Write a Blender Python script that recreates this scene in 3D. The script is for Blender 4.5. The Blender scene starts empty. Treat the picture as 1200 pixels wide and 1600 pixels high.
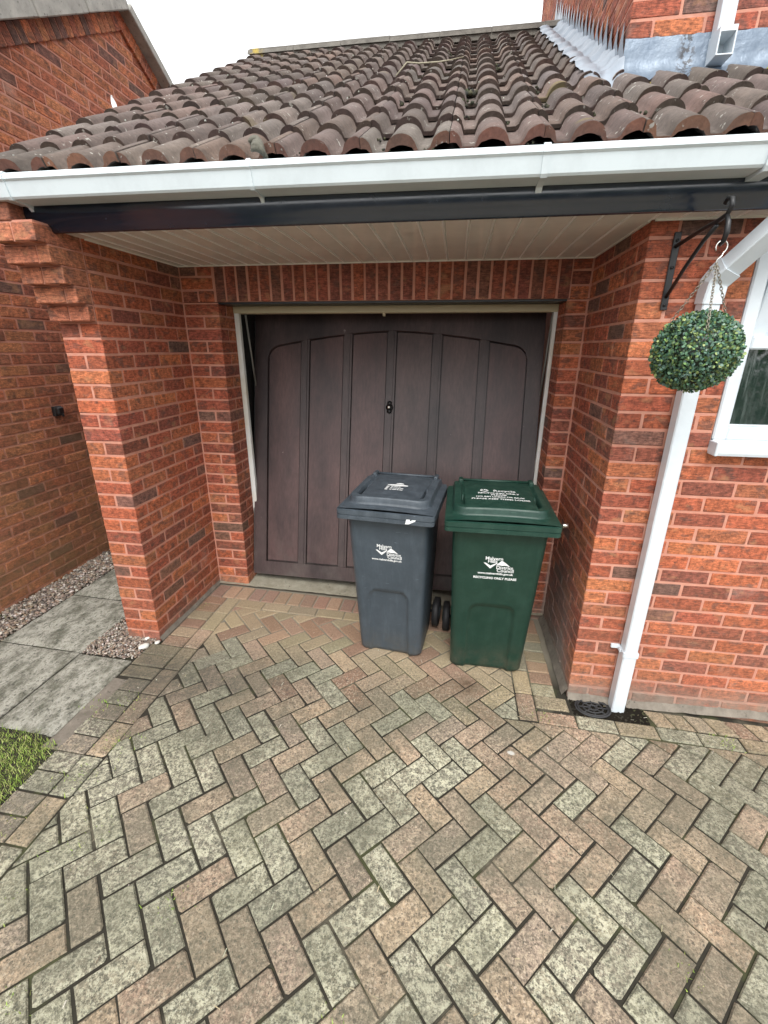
import bpy, math, random
import numpy as np
from mathutils import Vector, Matrix
random.seed(7); rng = np.random.default_rng(7)
S = bpy.context.scene
COL = S.collection
R = math.radians
pi = math.pi

# ------------------------------------------------------------------ camera
YAW, PITCH, ROLL = R(-8.590), R(20.017), R(0.296)
cam_d = bpy.data.cameras.new("camera"); cam = bpy.data.objects.new("camera", cam_d); COL.objects.link(cam)
cam_d.sensor_fit = 'VERTICAL'; cam_d.sensor_height = 36; cam_d.lens = 703.234/1600*36
cam_d.clip_start = 0.05; cam_d.clip_end = 600
_f = Vector((math.sin(YAW)*math.cos(PITCH), math.cos(YAW)*math.cos(PITCH), -math.sin(PITCH)))
_r = Vector((math.cos(YAW), -math.sin(YAW), 0)); _u = _r.cross(_f)
_r2 = _r*math.cos(ROLL)+_u*math.sin(ROLL); _u2 = -_r*math.sin(ROLL)+_u*math.cos(ROLL)
cam.matrix_world = Matrix(((_r2.x, _u2.x, -_f.x, 1.7586), (_r2.y, _u2.y, -_f.y, -2.1671), (_r2.z, _u2.z, -_f.z, 1.7555), (0, 0, 0, 1)))
S.camera = cam

# ------------------------------------------------------------------ sky, sun, exposure
SUN_EL, SUN_AZ = R(50), R(176)          # azimuth clockwise from +Y: sun behind the viewer, high
W = bpy.data.worlds.new("World"); S.world = W; W.use_nodes = True
wn = W.node_tree.nodes; wl = W.node_tree.links
bg = wn["Background"]
sky = wn.new("ShaderNodeTexSky"); sky.sky_type = 'NISHITA'; sky.sun_disc = False
sky.sun_elevation = SUN_EL; sky.sun_rotation = SUN_AZ; sky.dust_density = 4.0; sky.air_density = 1.2
hs = wn.new("ShaderNodeHueSaturation"); hs.inputs["Saturation"].default_value = 0.12; hs.inputs["Value"].default_value = 1.25
wl.new(sky.outputs[0], hs.inputs["Color"])
oc = wn.new("ShaderNodeMix"); oc.data_type = 'RGBA'; oc.inputs[0].default_value = .62      # high even cloud over the clear sky
oc.inputs[7].default_value = (7.0, 7.1, 7.2, 1); wl.new(hs.outputs[0], oc.inputs[6]); wl.new(oc.outputs[2], bg.inputs["Color"])
bg.inputs["Strength"].default_value = 0.15
sd = bpy.data.lights.new("sun", 'SUN'); sd.energy = 1.0; sd.angle = R(20); sd.color = (1, .96, .9)
sun = bpy.data.objects.new("sun", sd); COL.objects.link(sun)
dirv = Vector((math.sin(SUN_AZ)*math.cos(SUN_EL), math.cos(SUN_AZ)*math.cos(SUN_EL), math.sin(SUN_EL)))
sun.rotation_euler = dirv.to_track_quat('Z', 'Y').to_euler()
S.view_settings.view_transform = 'Standard'; S.view_settings.look = 'None'
S.view_settings.exposure = 0.92; S.view_settings.gamma = 1.0

# ------------------------------------------------------------------ helpers
def gz(x): return -0.033*x                     # the drive falls gently to the right

class MB:
    """collects polygons with a tint per face and builds ONE mesh object"""
    def __init__(s): s.v = []; s.f = []; s.c = []; s.m = []; s.sm = []; s.n = 0
    def add(s, V, F, tint=(1, 1, 1), mat=0, smooth=False):
        V = np.asarray(V, float); b = s.n; s.v.append(V); s.n += len(V)
        for f in F: s.f.append([b+i for i in f])
        k = len(F)
        if len(np.shape(tint)) == 2: s.c += [tuple(t) for t in tint]
        else: s.c += [tuple(tint)]*k
        s.m += [mat]*k; s.sm += [smooth]*k
    def box(s, lo, hi, tint=(1, 1, 1), mat=0):
        x0, y0, z0 = lo; x1, y1, z1 = hi
        V = [(x0,y0,z0),(x1,y0,z0),(x1,y1,z0),(x0,y1,z0),(x0,y0,z1),(x1,y0,z1),(x1,y1,z1),(x0,y1,z1)]
        s.add(V, [(0,3,2,1),(4,5,6,7),(0,1,5,4),(1,2,6,5),(2,3,7,6),(3,0,4,7)], tint, mat)
    def cbox(s, c, half, ch=.004, M=None, tint=(1, 1, 1), mat=0, jit=0.0, smooth=False):
        c = np.asarray(c, float); half = np.asarray(half, float)
        V = CT_V*(half) - CT_C*ch
        if jit: V = V + rng.uniform(-jit, jit, (8, 3))[CT_I]
        if M is not None: V = V @ np.asarray(M).T
        s.add(V + c, CT_F, tint, mat, smooth)
    def tube(s, pts, r, n=8, tint=(1, 1, 1), mat=0, closed=False, cap=True):
        P = [Vector(p) for p in pts]; m = len(P); rr = r if hasattr(r, '__len__') else [r]*m
        V = []; prev = None
        for i, p in enumerate(P):
            a = P[(i-1) % m] if (closed or i > 0) else p; b = P[(i+1) % m] if (closed or i < m-1) else p
            t = (b-a).normalized()
            if prev is None:
                h = Vector((0, 0, 1)) if abs(t.z) < .9 else Vector((1, 0, 0)); u = t.cross(h).normalized()
            else: u = (prev - t*prev.dot(t)).normalized()
            prev = u; w = t.cross(u)
            for k in range(n): V.append(p + (u*math.cos(2*pi*k/n)+w*math.sin(2*pi*k/n))*rr[i])
        F = []
        for i in range(m if closed else m-1):
            j = (i+1) % m
            for k in range(n): F.append((i*n+k, i*n+(k+1) % n, j*n+(k+1) % n, j*n+k))
        if cap and not closed: F.append(tuple(range(n-1, -1, -1))); F.append(tuple((m-1)*n+k for k in range(n)))
        s.add(V, F, tint, mat, True)
    def sweep(s, prof, path_pts, tint=(1, 1, 1), mat=0, axis='X', closed=True, cap=True, smooth=False):
        """profile of (a,b) swept along X between listed x positions"""
        n = len(prof); V = []
        for x in path_pts:
            for a, b in prof: V.append((x, a, b))
        F = []
        for i in range(len(path_pts)-1):
            for k in range(n if closed else n-1):
                F.append((i*n+k, (i+1)*n+k, (i+1)*n+(k+1) % n, i*n+(k+1) % n))
        if cap and closed: F.append(tuple(range(n))); F.append(tuple((len(path_pts)-1)*n+k for k in range(n-1, -1, -1)))
        s.add(V, F, tint, mat, smooth)
    def grid(s, V, nu, nv, tint=(1, 1, 1), mat=0, smooth=True, flip=False):
        F = []
        for i in range(nu-1):
            for j in range(nv-1):
                q = (i*nv+j, (i+1)*nv+j, (i+1)*nv+j+1, i*nv+j+1)
                F.append(q[::-1] if flip else q)
        s.add(V, F, tint, mat, smooth)
    def build(s, name, mats, parent=None):
        me = bpy.data.meshes.new(name)
        V = np.concatenate(s.v) if s.v else np.zeros((0, 3))
        if parent is not None: V = V - np.array(wloc(parent))
        me.from_pydata(V.tolist(), [], s.f)
        if not isinstance(mats, (list, tuple)): mats = [mats]
        for m in mats: me.materials.append(m)
        me.polygons.foreach_set("material_index", s.m); me.polygons.foreach_set("use_smooth", s.sm)
        at = me.attributes.new("tint", 'FLOAT_COLOR', 'FACE')
        at.data.foreach_set("color", np.concatenate([np.array(s.c, float), np.ones((len(s.c), 1))], 1).ravel())
        me.update()
        o = bpy.data.objects.new(name, me); COL.objects.link(o)
        if parent is not None: o.parent = parent
        return o
def wloc(o):
    p = np.array(o.location)
    while o.parent: o = o.parent; p = p + np.array(o.location)
    return p
# chamfered box template: 8 corners x 3 verts
CT_V = []; CT_C = []; CT_I = []
_cs = [(x, y, z) for x in (-1, 1) for y in (-1, 1) for z in (-1, 1)]
for ci, cc in enumerate(_cs):
    for a in range(3):
        CT_V.append(cc); k = [cc[0], cc[1], cc[2]]; k[a] = 0; CT_C.append(k); CT_I.append(ci)
CT_V = np.array(CT_V, float); CT_C = np.array(CT_C, float); CT_I = np.array(CT_I)
def _ix(c, a): return _cs.index(tuple(c))*3+a
CT_F = []
for a in range(3):
    b, c = [(1, 2), (2, 0), (0, 1)][a]
    for sg in (-1, 1):
        q = []
        for sb, sc in ((-1, -1), (1, -1), (1, 1), (-1, 1)):
            k = [0, 0, 0]; k[a] = sg; k[b] = sb; k[c] = sc; q.append(_ix(k, a))
        CT_F.append(tuple(q) if sg > 0 else tuple(q[::-1]))
for a in range(3):            # edges along axis a
    b, c = [(1, 2), (2, 0), (0, 1)][a]
    for sb in (-1, 1):
        for sc in (-1, 1):
            k0 = [0, 0, 0]; k0[b] = sb; k0[c] = sc; k1 = list(k0); k0[a] = -1; k1[a] = 1
            q = [_ix(k0, b), _ix(k1, b), _ix(k1, c), _ix(k0, c)]
            CT_F.append(tuple(q) if sb*sc < 0 else tuple(q[::-1]))
for cc in _cs:
    q = [_ix(cc, 0), _ix(cc, 1), _ix(cc, 2)]
    CT_F.append(tuple(q) if cc[0]*cc[1]*cc[2] > 0 else tuple(q[::-1]))

def empty(name, loc, label=None, cat=None, group=None, rz=0):
    o = bpy.data.objects.new(name, None); COL.objects.link(o); o.location = loc; o.rotation_euler = (0, 0, rz)
    o.empty_display_size = .1
    return tag(o, label, cat, group)
def tag(o, label=None, cat=None, group=None, kind=None):
    if label: o["label"] = label
    if cat: o["category"] = cat
    if group: o["group"] = group
    if kind: o["kind"] = kind
    return o
def jitc(c, a=.1):
    k = 1+rng.uniform(-a, a); return tuple(np.clip(np.array(c)*k*(1+rng.uniform(-a*.3, a*.3, 3)), 0, 1))

# ------------------------------------------------------------------ materials
class NT:
    def __init__(s, name, rough=.6):
        s.mat = bpy.data.materials.new(name); s.mat.use_nodes = True
        s.t = s.mat.node_tree; s.b = s.t.nodes["Principled BSDF"]; s.b.inputs["Roughness"].default_value = rough
        s.pos = s.n("ShaderNodeNewGeometry").outputs["Position"]
    def n(s, ty, **kw):
        x = s.t.nodes.new(ty)
        for k, v in kw.items(): setattr(x, k, v)
        return x
    def l(s, a, b): s.t.links.new(a, b)
    def noise(s, scale, detail=4, rough=.6, vec=None, stretch=None):
        x = s.n("ShaderNodeTexNoise"); x.inputs["Scale"].default_value = scale; x.inputs["Detail"].default_value = detail
        x.inputs["Roughness"].default_value = rough
        v = vec or s.pos
        if stretch:
            mp = s.n("ShaderNodeMapping"); mp.inputs["Scale"].default_value = stretch; s.l(v, mp.inputs[0]); v = mp.outputs[0]
        s.l(v, x.inputs["Vector"]); return x.outputs["Fac"]
    def ramp(s, fac, stops):
        x = s.n("ShaderNodeValToRGB"); e = x.color_ramp.elements
        while len(e) > 1: e.remove(e[-1])
        e[0].position = stops[0][0]; e[0].color = (*stops[0][1], 1) if hasattr(stops[0][1], '__len__') else (stops[0][1],)*3+(1,)
        for p, c in stops[1:]:
            k = e.new(p); k.color = (*c, 1) if hasattr(c, '__len__') else (c, c, c, 1)
        s.l(fac, x.inputs[0]); return x.outputs[0]
    def spots(s, scale, size, keep):
        """crisp irregular flecks: fraction `keep` of the cells carry one"""
        nz = s.n("ShaderNodeTexNoise"); nz.inputs["Scale"].default_value = scale*1.7; nz.inputs["Detail"].default_value = 3; s.l(s.pos, nz.inputs["Vector"])
        ad = s.n("ShaderNodeVectorMath", operation='MULTIPLY_ADD'); s.l(nz.outputs["Color"], ad.inputs[0]); ad.inputs[1].default_value = (.9/scale,)*3; s.l(s.pos, ad.inputs[2])
        v = s.n("ShaderNodeTexVoronoi"); v.inputs["Scale"].default_value = scale; s.l(ad.outputs[0], v.inputs["Vector"])
        d = s.rng(v.outputs["Distance"], size, size*.75); x = s.n("ShaderNodeSeparateColor"); s.l(v.outputs["Color"], x.inputs[0])
        g = s.math('LESS_THAN', x.outputs[0], keep); return s.math('MULTIPLY', d, g, clamp=True)
    def mix(s, a, b, fac=1.0, mode='MIX'):
        x = s.n("ShaderNodeMix", data_type='RGBA', blend_type=mode)
        for v, sock in ((fac, x.inputs[0]), (a, x.inputs[6]), (b, x.inputs[7])):
            if hasattr(v, 'is_linked') or hasattr(v, 'links'): s.l(v, sock)
            elif hasattr(v, '__len__'): sock.default_value = (*v, 1)
            else: sock.default_value = v if sock == x.inputs[0] else (v, v, v, 1)
        return x.outputs[2]
    def math(s, op, a, b=None, c=None, clamp=False):
        x = s.n("ShaderNodeMath", operation=op, use_clamp=clamp)
        for v, sock in zip((a, b, c), x.inputs):
            if v is None: continue
            if hasattr(v, 'links'): s.l(v, sock)
            else: sock.default_value = v
        return x.outputs[0]
    def tint(s):
        x = s.n("ShaderNodeAttribute"); x.attribute_name = "tint"; return x.outputs["Color"]
    def sep(s):
        x = s.n("ShaderNodeSeparateXYZ"); s.l(s.pos, x.inputs[0]); return x.outputs
    def rng(s, v, a, b, o0=0., o1=1.):
        x = s.n("ShaderNodeMapRange"); s.l(v, x.inputs[0])
        for i, k in enumerate((a, b, o0, o1)): x.inputs[i+1].default_value = k
        return x.outputs[0]
    def bump(s, h, strength=.4, dist=.004):
        x = s.n("ShaderNodeBump"); x.inputs["Strength"].default_value = strength; x.inputs["Distance"].default_value = dist
        s.l(h, x.inputs["Height"]); s.l(x.outputs[0], s.b.inputs["Normal"])
    def out(s, col=None, rough=None):
        if col is not None:
            if hasattr(col, 'links'): s.l(col, s.b.inputs["Base Color"])
            else: s.b.inputs["Base Color"].default_value = (*col, 1)
        if rough is not None:
            if hasattr(rough, 'links'): s.l(rough, s.b.inputs["Roughness"])
            else: s.b.inputs["Roughness"].default_value = rough
        return s.mat

def brick_mat(name, mortar=False, damp=False, algae=0.0):
    t = NT(name, .85)
    if mortar: c = t.mix((.50, .205, .14), (.59, .30, .22), t.ramp(t.noise(14, 5), [(.3, 0.), (.7, 1.)]))
    else:
        c = t.tint()
        c = t.mix(c, t.ramp(t.noise(38, 6, .7), [(.36, .5), (.5, .98), (.63, 1.4)]), .9, 'MULTIPLY')
        # kiln marks: soft dark patches, sanded paler patches
        k = t.ramp(t.noise(13.5, 3, .6, stretch=(1, 1, 1.5)), [(.55, 0.), (.62, 1.)])
        c = t.mix(c, (.11, .062, .05), t.math('MULTIPLY', k, .55))
        scr = t.ramp(t.noise(120, 4, .7, stretch=(.22, .22, 1.5)), [(.40, .5), (.5, 1.), (.60, 1.35)])
        c = t.mix(c, scr, .7, 'MULTIPLY')
        k2 = t.ramp(t.noise(7.3, 3, .5, stretch=(1.3, 1.3, 2.2)), [(.60, 0.), (.7, 1.)])
        c = t.mix(c, (.46, .24, .12), t.math('MULTIPLY', k2, .45))
        sp = t.math('MAXIMUM', t.ramp(t.noise(130, 4, .75), [(.37, 1.), (.43, 0.)]), t.spots(75, .30, .22))
        c = t.mix(c, (.06, .03, .025), t.math('MULTIPLY', sp, .6))
    # pale lime bloom
    bl = t.ramp(t.noise(2.6, 5, .65), [(.62, 0.), (.8, 1.)])
    c = t.mix(c, (.45, .38, .33), t.math('MULTIPLY', bl, .5))
    z = t.sep()[2]
    if algae:
        a = t.math('MULTIPLY', t.rng(z, 2.1 if algae > .3 else 1.2, .1), t.ramp(t.noise(3.2, 5), [(.3, .25), (.65, 1.)]))
        c = t.mix(c, (.25, .155, .07), t.math('MULTIPLY', a, algae))
    if damp:
        x, y, _ = t.sep()
        g = t.math('MULTIPLY', t.rng(z, .75, .05), t.math('MULTIPLY', t.rng(x, 2.455, 2.47), t.rng(y, -.02, .28)))
        g = t.math('MULTIPLY', g, t.ramp(t.noise(5, 5), [(.25, .55), (.6, 1.)]))
        c = t.mix(c, (.26, .24, .225), t.math('MULTIPLY', g, .85, clamp=True))
        g2 = t.math('MULTIPLY', t.rng(z, .10, -.03), t.ramp(t.noise(8, 4), [(.3, .3), (.6, 1.)]))
        c = t.mix(c, (.25, .21, .17), t.math('MULTIPLY', g2, .7, clamp=True))
    h = t.math('ADD', t.noise(110, 5, .75, stretch=(.35, .35, 1.6)), t.math('MULTIPLY', t.noise(28, 4), .8))
    t.bump(h, .75 if not mortar else .5, .004)
    return t.out(c)
M_BRICK = brick_mat("house_brick", damp=True, algae=.12); M_MORT = brick_mat("house_mortar", True, damp=True)
M_BRICK2 = brick_mat("neighbour_brick", algae=.72); M_MORT2 = brick_mat("neighbour_mortar", True, algae=.5)

def plain(name, col, rough=.5, var=.08, scale=20, bump=0., spec=None, metal=0., bscale=120):
    t = NT(name, rough)
    n = t.noise(scale, 5)
    c = t.mix(tuple(np.array(col)*(1-var)), tuple(np.minimum(np.array(col)*(1+var), 1)), n)
    if bump: t.bump(t.noise(bscale, 4), bump, .002)
    t.b.inputs["Metallic"].default_value = metal
    if spec is not None: t.b.inputs["Specular IOR Level"].default_value = spec
    return t.out(c, t.rng(t.noise(scale*2, 3), .3, .7, max(rough-.06, .02), rough+.08))
def tinted(name, rough=.7, nscale=60, amt=.5, bump=.3, bd=.002):
    t = NT(name, rough); c = t.mix(t.tint(), t.ramp(t.noise(nscale, 5, .7), [(.3, .55), (.7, 1.4)]), amt, 'MULTIPLY')
    if bump: t.bump(t.noise(nscale*1.5, 4), bump, bd)
    return t.out(c)

# white plastic with faint grime
def upvc(name, col=(.80, .82, .84), rough=.28):
    t = NT(name, rough)
    g = t.ramp(t.noise(6, 6, .7), [(.45, 0.), (.8, 1.)])
    c = t.mix(col, tuple(np.array(col)*.86), g); return t.out(c)
M_UPVC = upvc("white_upvc", (.64, .70, .745)); M_GUT = upvc("white_gutter", (.66, .735, .765), .22)
def soffit_mat():
    t = NT("soffit_upvc", .12)
    g = t.ramp(t.noise(4, 6, .7), [(.35, 0.), (.8, 1.)])
    return t.out(t.mix((.90, .89, .83), (.74, .73, .67), g))
M_SOFF = soffit_mat(); M_GROOVE_LIT = upvc("soffit_groove_light", (.92, .92, .89), .3)  # whiter second colour: light caught on the groove edges, painted in
M_FASC = plain("black_fascia", (.012, .021, .038), .2, .15, 8, bump=.03, spec=1.)
M_IRON = plain("black_iron", (.012, .012, .013), .4, .2, 60, bump=.2)
M_CHROME = plain("steel", (.62, .6, .56), .28, .1, 40, metal=1.)
M_CHAIN = plain("chain_steel", (.30, .27, .22), .45, .2, 60, metal=1.)
M_RUBBER = plain("rubber", (.014, .014, .016), .6, .2)
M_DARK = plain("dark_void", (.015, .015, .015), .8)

def tile_mat():
    t = NT("roof_tile", .88)
    c = t.mix(t.tint(), t.ramp(t.noise(45, 6, .75), [(.28, .5), (.5, 1.), (.75, 1.45)]), .8, 'MULTIPLY')
    d = t.ramp(t.noise(4.5, 4, .6), [(.4, 0.), (.7, 1.)])
    c = t.mix(c, (.075, .062, .055), t.math('MULTIPLY', d, .55))
    w = t.ramp(t.noise(34, 4, .6), [(.64, 0.), (.69, 1.)])
    c = t.mix(c, (.48, .47, .42), t.math('MULTIPLY', w, .7))
    y = t.ramp(t.noise(3.1, 3, .6), [(.68, 0.), (.76, 1.)])
    c = t.mix(c, (.20, .17, .05), t.math('MULTIPLY', y, .5))
    t.bump(t.math('ADD', t.noise(150, 5, .8), t.noise(30, 4)), .7, .004)
    return t.out(c)
M_TILE = tile_mat()

def paver_mat(name, grey):
    t = NT(name, .9)
    x, y, z = t.sep()
    c = t.tint()
    out = t.math('MULTIPLY', t.rng(y, .20, -.30), 1., clamp=True)   # outside the canopy's shelter the blocks are weathered
    wob = t.math('ADD', out, .25, clamp=True)
    grain = t.ramp(t.noise(90, 5, .8), [(.38, .35), (.47, .8), (.54, 1.1), (.63, 1.9)])
    c = t.mix(c, grain, t.math('MULTIPLY', wob, .85), 'MULTIPLY')
    if grey:
        li = t.math('MULTIPLY', t.ramp(t.noise(44, 7, .88), [(.48, 0.), (.54, 1.)]), out)
        c = t.mix(c, (.66, .64, .47), t.math('MULTIPLY', li, .9))
        dk = t.math('MULTIPLY', t.ramp(t.noise(55, 6, .88), [(.42, 1.), (.48, 0.)]), out)
        c = t.mix(c, (.065, .066, .052), t.math('MULTIPLY', dk, .8))
    else:
        li = t.math('MULTIPLY', t.ramp(t.noise(50, 7, .88), [(.51, 0.), (.58, 1.)]), out)
        c = t.mix(c, (.64, .52, .37), t.math('MULTIPLY', li, .78))
        dk = t.math('MULTIPLY', t.ramp(t.noise(40, 6, .85), [(.38, 1.), (.44, 0.)]), out)
        c = t.mix(c, (.10, .08, .065), t.math('MULTIPLY', dk, .8))
    c = t.mix(c, (.075, .07, .055) if grey else (.105, .08, .062), t.math('MULTIPLY', t.math('MULTIPLY', t.spots(62, .36, .42), wob), .72))
    c = t.mix(c, (.045, .042, .034), t.math('MULTIPLY', t.math('MULTIPLY', t.spots(120, .36, .30), wob), .7))
    c = t.mix(c, (.62, .60, .46) if grey else (.60, .50, .38), t.math('MULTIPLY', t.math('MULTIPLY', t.spots(88, .38, .40 if grey else .25), wob), .7))
    gr = t.math('MULTIPLY', t.ramp(t.noise(1.9, 6, .65), [(.42, 0.), (.58, 1.)]), out)
    c = t.mix(c, (.125, .125, .085), t.math('MULTIPLY', gr, .55))
    g3 = t.math('MULTIPLY', t.ramp(t.noise(9, 6, .75), [(.52, 0.), (.62, 1.)]), out)
    c = t.mix(c, (.12, .115, .08), t.math('MULTIPLY', g3, .4))
    # damp dark band where rain drips at the edge of the shelter on the left
    bd = t.math('MULTIPLY', t.math('MULTIPLY', t.rng(y, .12, -.2), t.rng(y, -.95, -.3)), t.rng(x, 1.7, .2))
    bd = t.math('MULTIPLY', bd, t.ramp(t.noise(6, 6, .7), [(.28, .25), (.6, 1.)]), clamp=True)
    c = t.mix(c, (.075, .07, .055), t.math('MULTIPLY', bd, .8))
    # brown leak stain in front of the green bin
    dx = t.math('SUBTRACT', x, 1.93); dy = t.math('SUBTRACT', y, -.03)
    dd = t.math('SQRT', t.math('ADD', t.math('MULTIPLY', dx, dx), t.math('MULTIPLY', dy, dy)))
    sn = t.math('MULTIPLY', t.rng(dd, .10, .03), t.ramp(t.noise(14, 4), [(.3, .3), (.6, 1.)]), clamp=True)
    c = t.mix(c, (.075, .045, .02), t.math('MULTIPLY', sn, .75))
    sp = t.ramp(t.noise(5.2, 2, .5), [(.768, 0.), (.78, 1.)])          # pale droppings
    c = t.mix(c, (.62, .62, .58), t.math('MULTIPLY', sp, .8))
    t.bump(t.math('ADD', t.noise(230, 5, .8), t.math('MULTIPLY', t.noise(60, 6, .8), 1.6)), .9, .004)
    return t.out(c)
M_PAVER = paver_mat("paver_red", False); M_PAVER_G = paver_mat("paver_grey", True)
def soil():
    t = NT("joint_soil", .95)
    c = t.mix((.012, .010, .007), (.036, .032, .02), t.noise(60, 5))
    ms = t.ramp(t.noise(3.5, 5, .65), [(.53, 0.), (.62, 1.)])
    c = t.mix(c, (.06, .066, .025), t.math('MULTIPLY', ms, .75))
    sd_ = t.ramp(t.noise(2.4, 5, .65), [(.57, 0.), (.66, 1.)])
    c = t.mix(c, (.15, .135, .095), t.math('MULTIPLY', sd_, .7))
    xyz = t.sep()
    c = t.mix(c, (.30, .27, .21), t.math('MULTIPLY', t.math('MULTIPLY', t.rng(xyz[1], .05, .35), t.rng(xyz[0], -.1, .0)), .8, clamp=True))
    t.bump(t.noise(200, 4), .6, .004); return t.out(c)
M_SOIL = soil()
def slab():
    t = NT("riven_slab", .85)
    n = t.noise(10, 7, .75, stretch=(1.2, .75, 1)); m = t.noise(55, 6, .8, stretch=(1.3, .8, 1))
    c = t.mix((.17, .17, .13), (.46, .45, .385), t.ramp(n, [(.40, 0.), (.57, 1.)]))
    c = t.mix(c, (.06, .062, .05), t.math('MULTIPLY', t.ramp(m, [(.40, 1.), (.465, 0.)]), .85))
    c = t.mix(c, (.56, .57, .53), t.math('MULTIPLY', t.ramp(m, [(.56, 0.), (.68, 1.)]), .5))
    t.bump(t.math('ADD', t.noise(16, 7, .75, stretch=(1.8, .6, 1)), m), 1., .012); return t.out(c)
M_SLAB = slab()
def conc(name, a, b, sc=12, bump=.6):
    t = NT(name, .9); c = t.mix(a, b, t.ramp(t.noise(sc, 7, .7), [(.3, 0.), (.7, 1.)]))
    c = t.mix(c, (.05, .048, .04), t.math('MULTIPLY', t.ramp(t.noise(45, 4), [(.3, 1.), (.38, 0.)]), .7))
    t.bump(t.noise(60, 6, .75), bump, .006); return t.out(c)
M_CONC = conc("old_concrete", (.21, .19, .14), (.36, .34, .27))
M_HAUNCH = conc("cement_haunch", (.12, .105, .085), (.25, .22, .18))
M_VERGE = conc("verge_concrete", (.26, .26, .235), (.46, .45, .41), 9)
def ridge_mat():
    t = NT("ridge_tile_grey", .9); c = t.mix((.085, .078, .068), (.19, .178, .155), t.ramp(t.noise(9, 7, .7), [(.3, 0.), (.7, 1.)]))
    x = t.sep()[0]; y = t.math('MULTIPLY', t.rng(x, -.16, -.22), t.ramp(t.noise(14, 4), [(.46, 0.), (.6, 1.)]), clamp=True)
    c = t.mix(c, (.42, .31, .05), t.math('MULTIPLY', y, .8)); t.bump(t.noise(60, 6, .75), .6, .006); return t.out(c)
M_RIDGE = ridge_mat()
def lead():
    t = NT("lead", .42)
    c = t.mix((.11, .15, .205), (.22, .27, .33), t.ramp(t.noise(7, 6, .7), [(.3, 0.), (.75, 1.)]))
    w = t.ramp(t.noise(14, 5, .7, stretch=(1, 1, .5)), [(.58, 0.), (.72, 1.)]); c = t.mix(c, (.45, .48, .5), t.math('MULTIPLY', w, .3))
    x, y, z = t.sep()
    st = t.math('MULTIPLY', t.math('MULTIPLY', t.rng(x, 2.70, 2.73), t.rng(x, 2.80, 2.77)), t.ramp(t.noise(40, 4, .7), [(.48, 0.), (.53, 1.)]), clamp=True)
    c = t.mix(c, (.035, .035, .04), t.math('MULTIPLY', st, .9))
    t.b.inputs["Metallic"].default_value = .25
    t.bump(t.noise(18, 4), .5, .012); return t.out(c)
M_LEAD = lead(); M_LEAD2 = plain('lead_lightened', (.30, .34, .39), .38, .25, 9, bump=.5, metal=.3, bscale=20)  # side lead is a copy with lightened colour, offsetting the shade there
def wood_door():
    t = NT("brown_stained_door", .42)
    g = t.noise(24, 6, .7, stretch=(3.0, 3.0, .09)); b = t.noise(2.2, 4, .6, stretch=(1.6, 1, .5))
    c = t.mix((.045, .031, .031), (.115, .074, .069), t.ramp(b, [(.35, 0.), (.7, 1.)]))
    c = t.mix(c, t.ramp(g, [(.3, .65), (.7, 1.3)]), .7, 'MULTIPLY')
    c = t.mix(c, t.tint(), 1., 'MULTIPLY')
    fl = t.ramp(t.noise(30, 2, .5), [(.78, 0.), (.8, 1.)]); c = t.mix(c, (.35, .3, .28), t.math('MULTIPLY', fl, .5))
    z = t.sep()[2]
    c = t.mix(c, (.10, .085, .075), t.math('MULTIPLY', t.math('MULTIPLY', t.rng(z, .45, .05), t.ramp(t.noise(9, 5), [(.45, 0.), (.7, 1.)])), .6))
    t.bump(g, .25, .0015); return t.out(c)
M_DOOR = wood_door()
def old_paint():
    t = NT("old_cream_paint", .55)
    c = t.mix((.78, .79, .77), (.62, .57, .44), t.ramp(t.noise(9, 5, .6, stretch=(1, 1, .4)), [(.45, 0.), (.75, 1.)]))
    t.bump(t.noise(60, 4), .3, .002); return t.out(c)
M_FRAME = old_paint()
def head_wood():
    t = NT("weathered_head_timber", .7)
    c = t.mix((.42, .35, .21), (.60, .53, .36), t.noise(18, 6, .7, stretch=(.15, 1, 2)))
    t.bump(t.noise(40, 5, .7, stretch=(.15, 1, 2)), .4, .003); return t.out(c)
M_HEAD = head_wood()
def bin_mat(name, col, wear, pale=.35):
    t = NT(name, .4)
    c = t.mix(col, tuple(np.array(col)*1.35), t.noise(5, 5, .6))
    # dusty greying and scuffs
    d = t.ramp(t.noise(13, 6, .75), [(.45, 0.), (.8, 1.)]); c = t.mix(c, wear, t.math('MULTIPLY', d, pale))
    sc = t.ramp(t.noise(30, 3, .6, stretch=(.4, .4, 3)), [(.70, 0.), (.74, 1.)]); c = t.mix(c, wear, t.math('MULTIPLY', sc, .6))
    sk = t.ramp(t.noise(7, 5, .7, stretch=(5, 5, .25)), [(.5, 0.), (.66, 1.)]); c = t.mix(c, wear, t.math('MULTIPLY', sk, .12))
    dn = t.ramp(t.noise(3, 5, .7), [(.52, 0.), (.65, 1.)]); c = t.mix(c, tuple(np.array(col)*.45), t.math('MULTIPLY', dn, .18))
    z = t.sep()[2]; c = t.mix(c, (.10, .085, .06), t.math('MULTIPLY', t.math('MULTIPLY', t.rng(z, .16, -.05), t.ramp(t.noise(11, 5, .7), [(.4, 0.), (.65, 1.)])), .5, clamp=True))
    t.bump(t.noise(240, 3), .12, .001)
    return t.out(c, t.rng(t.noise(9, 4), .3, .7, .34, .55))
M_BGREY = bin_mat("bin_slate_plastic", (.040, .053, .066), (.14, .175, .21), .16)
M_BGREYL = bin_mat("bin_slate_lid", (.042, .054, .066), (.17, .205, .24), .4)
M_BGRN = bin_mat("bin_green_plastic", (.0055, .028, .019), (.035, .085, .062), .3)
M_BGRNL = bin_mat("bin_green_lid", (.0075, .034, .024), (.06, .12, .09), .4)
M_WHITE = plain("white_print", (.78, .80, .80), .5, .08, 90)
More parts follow.
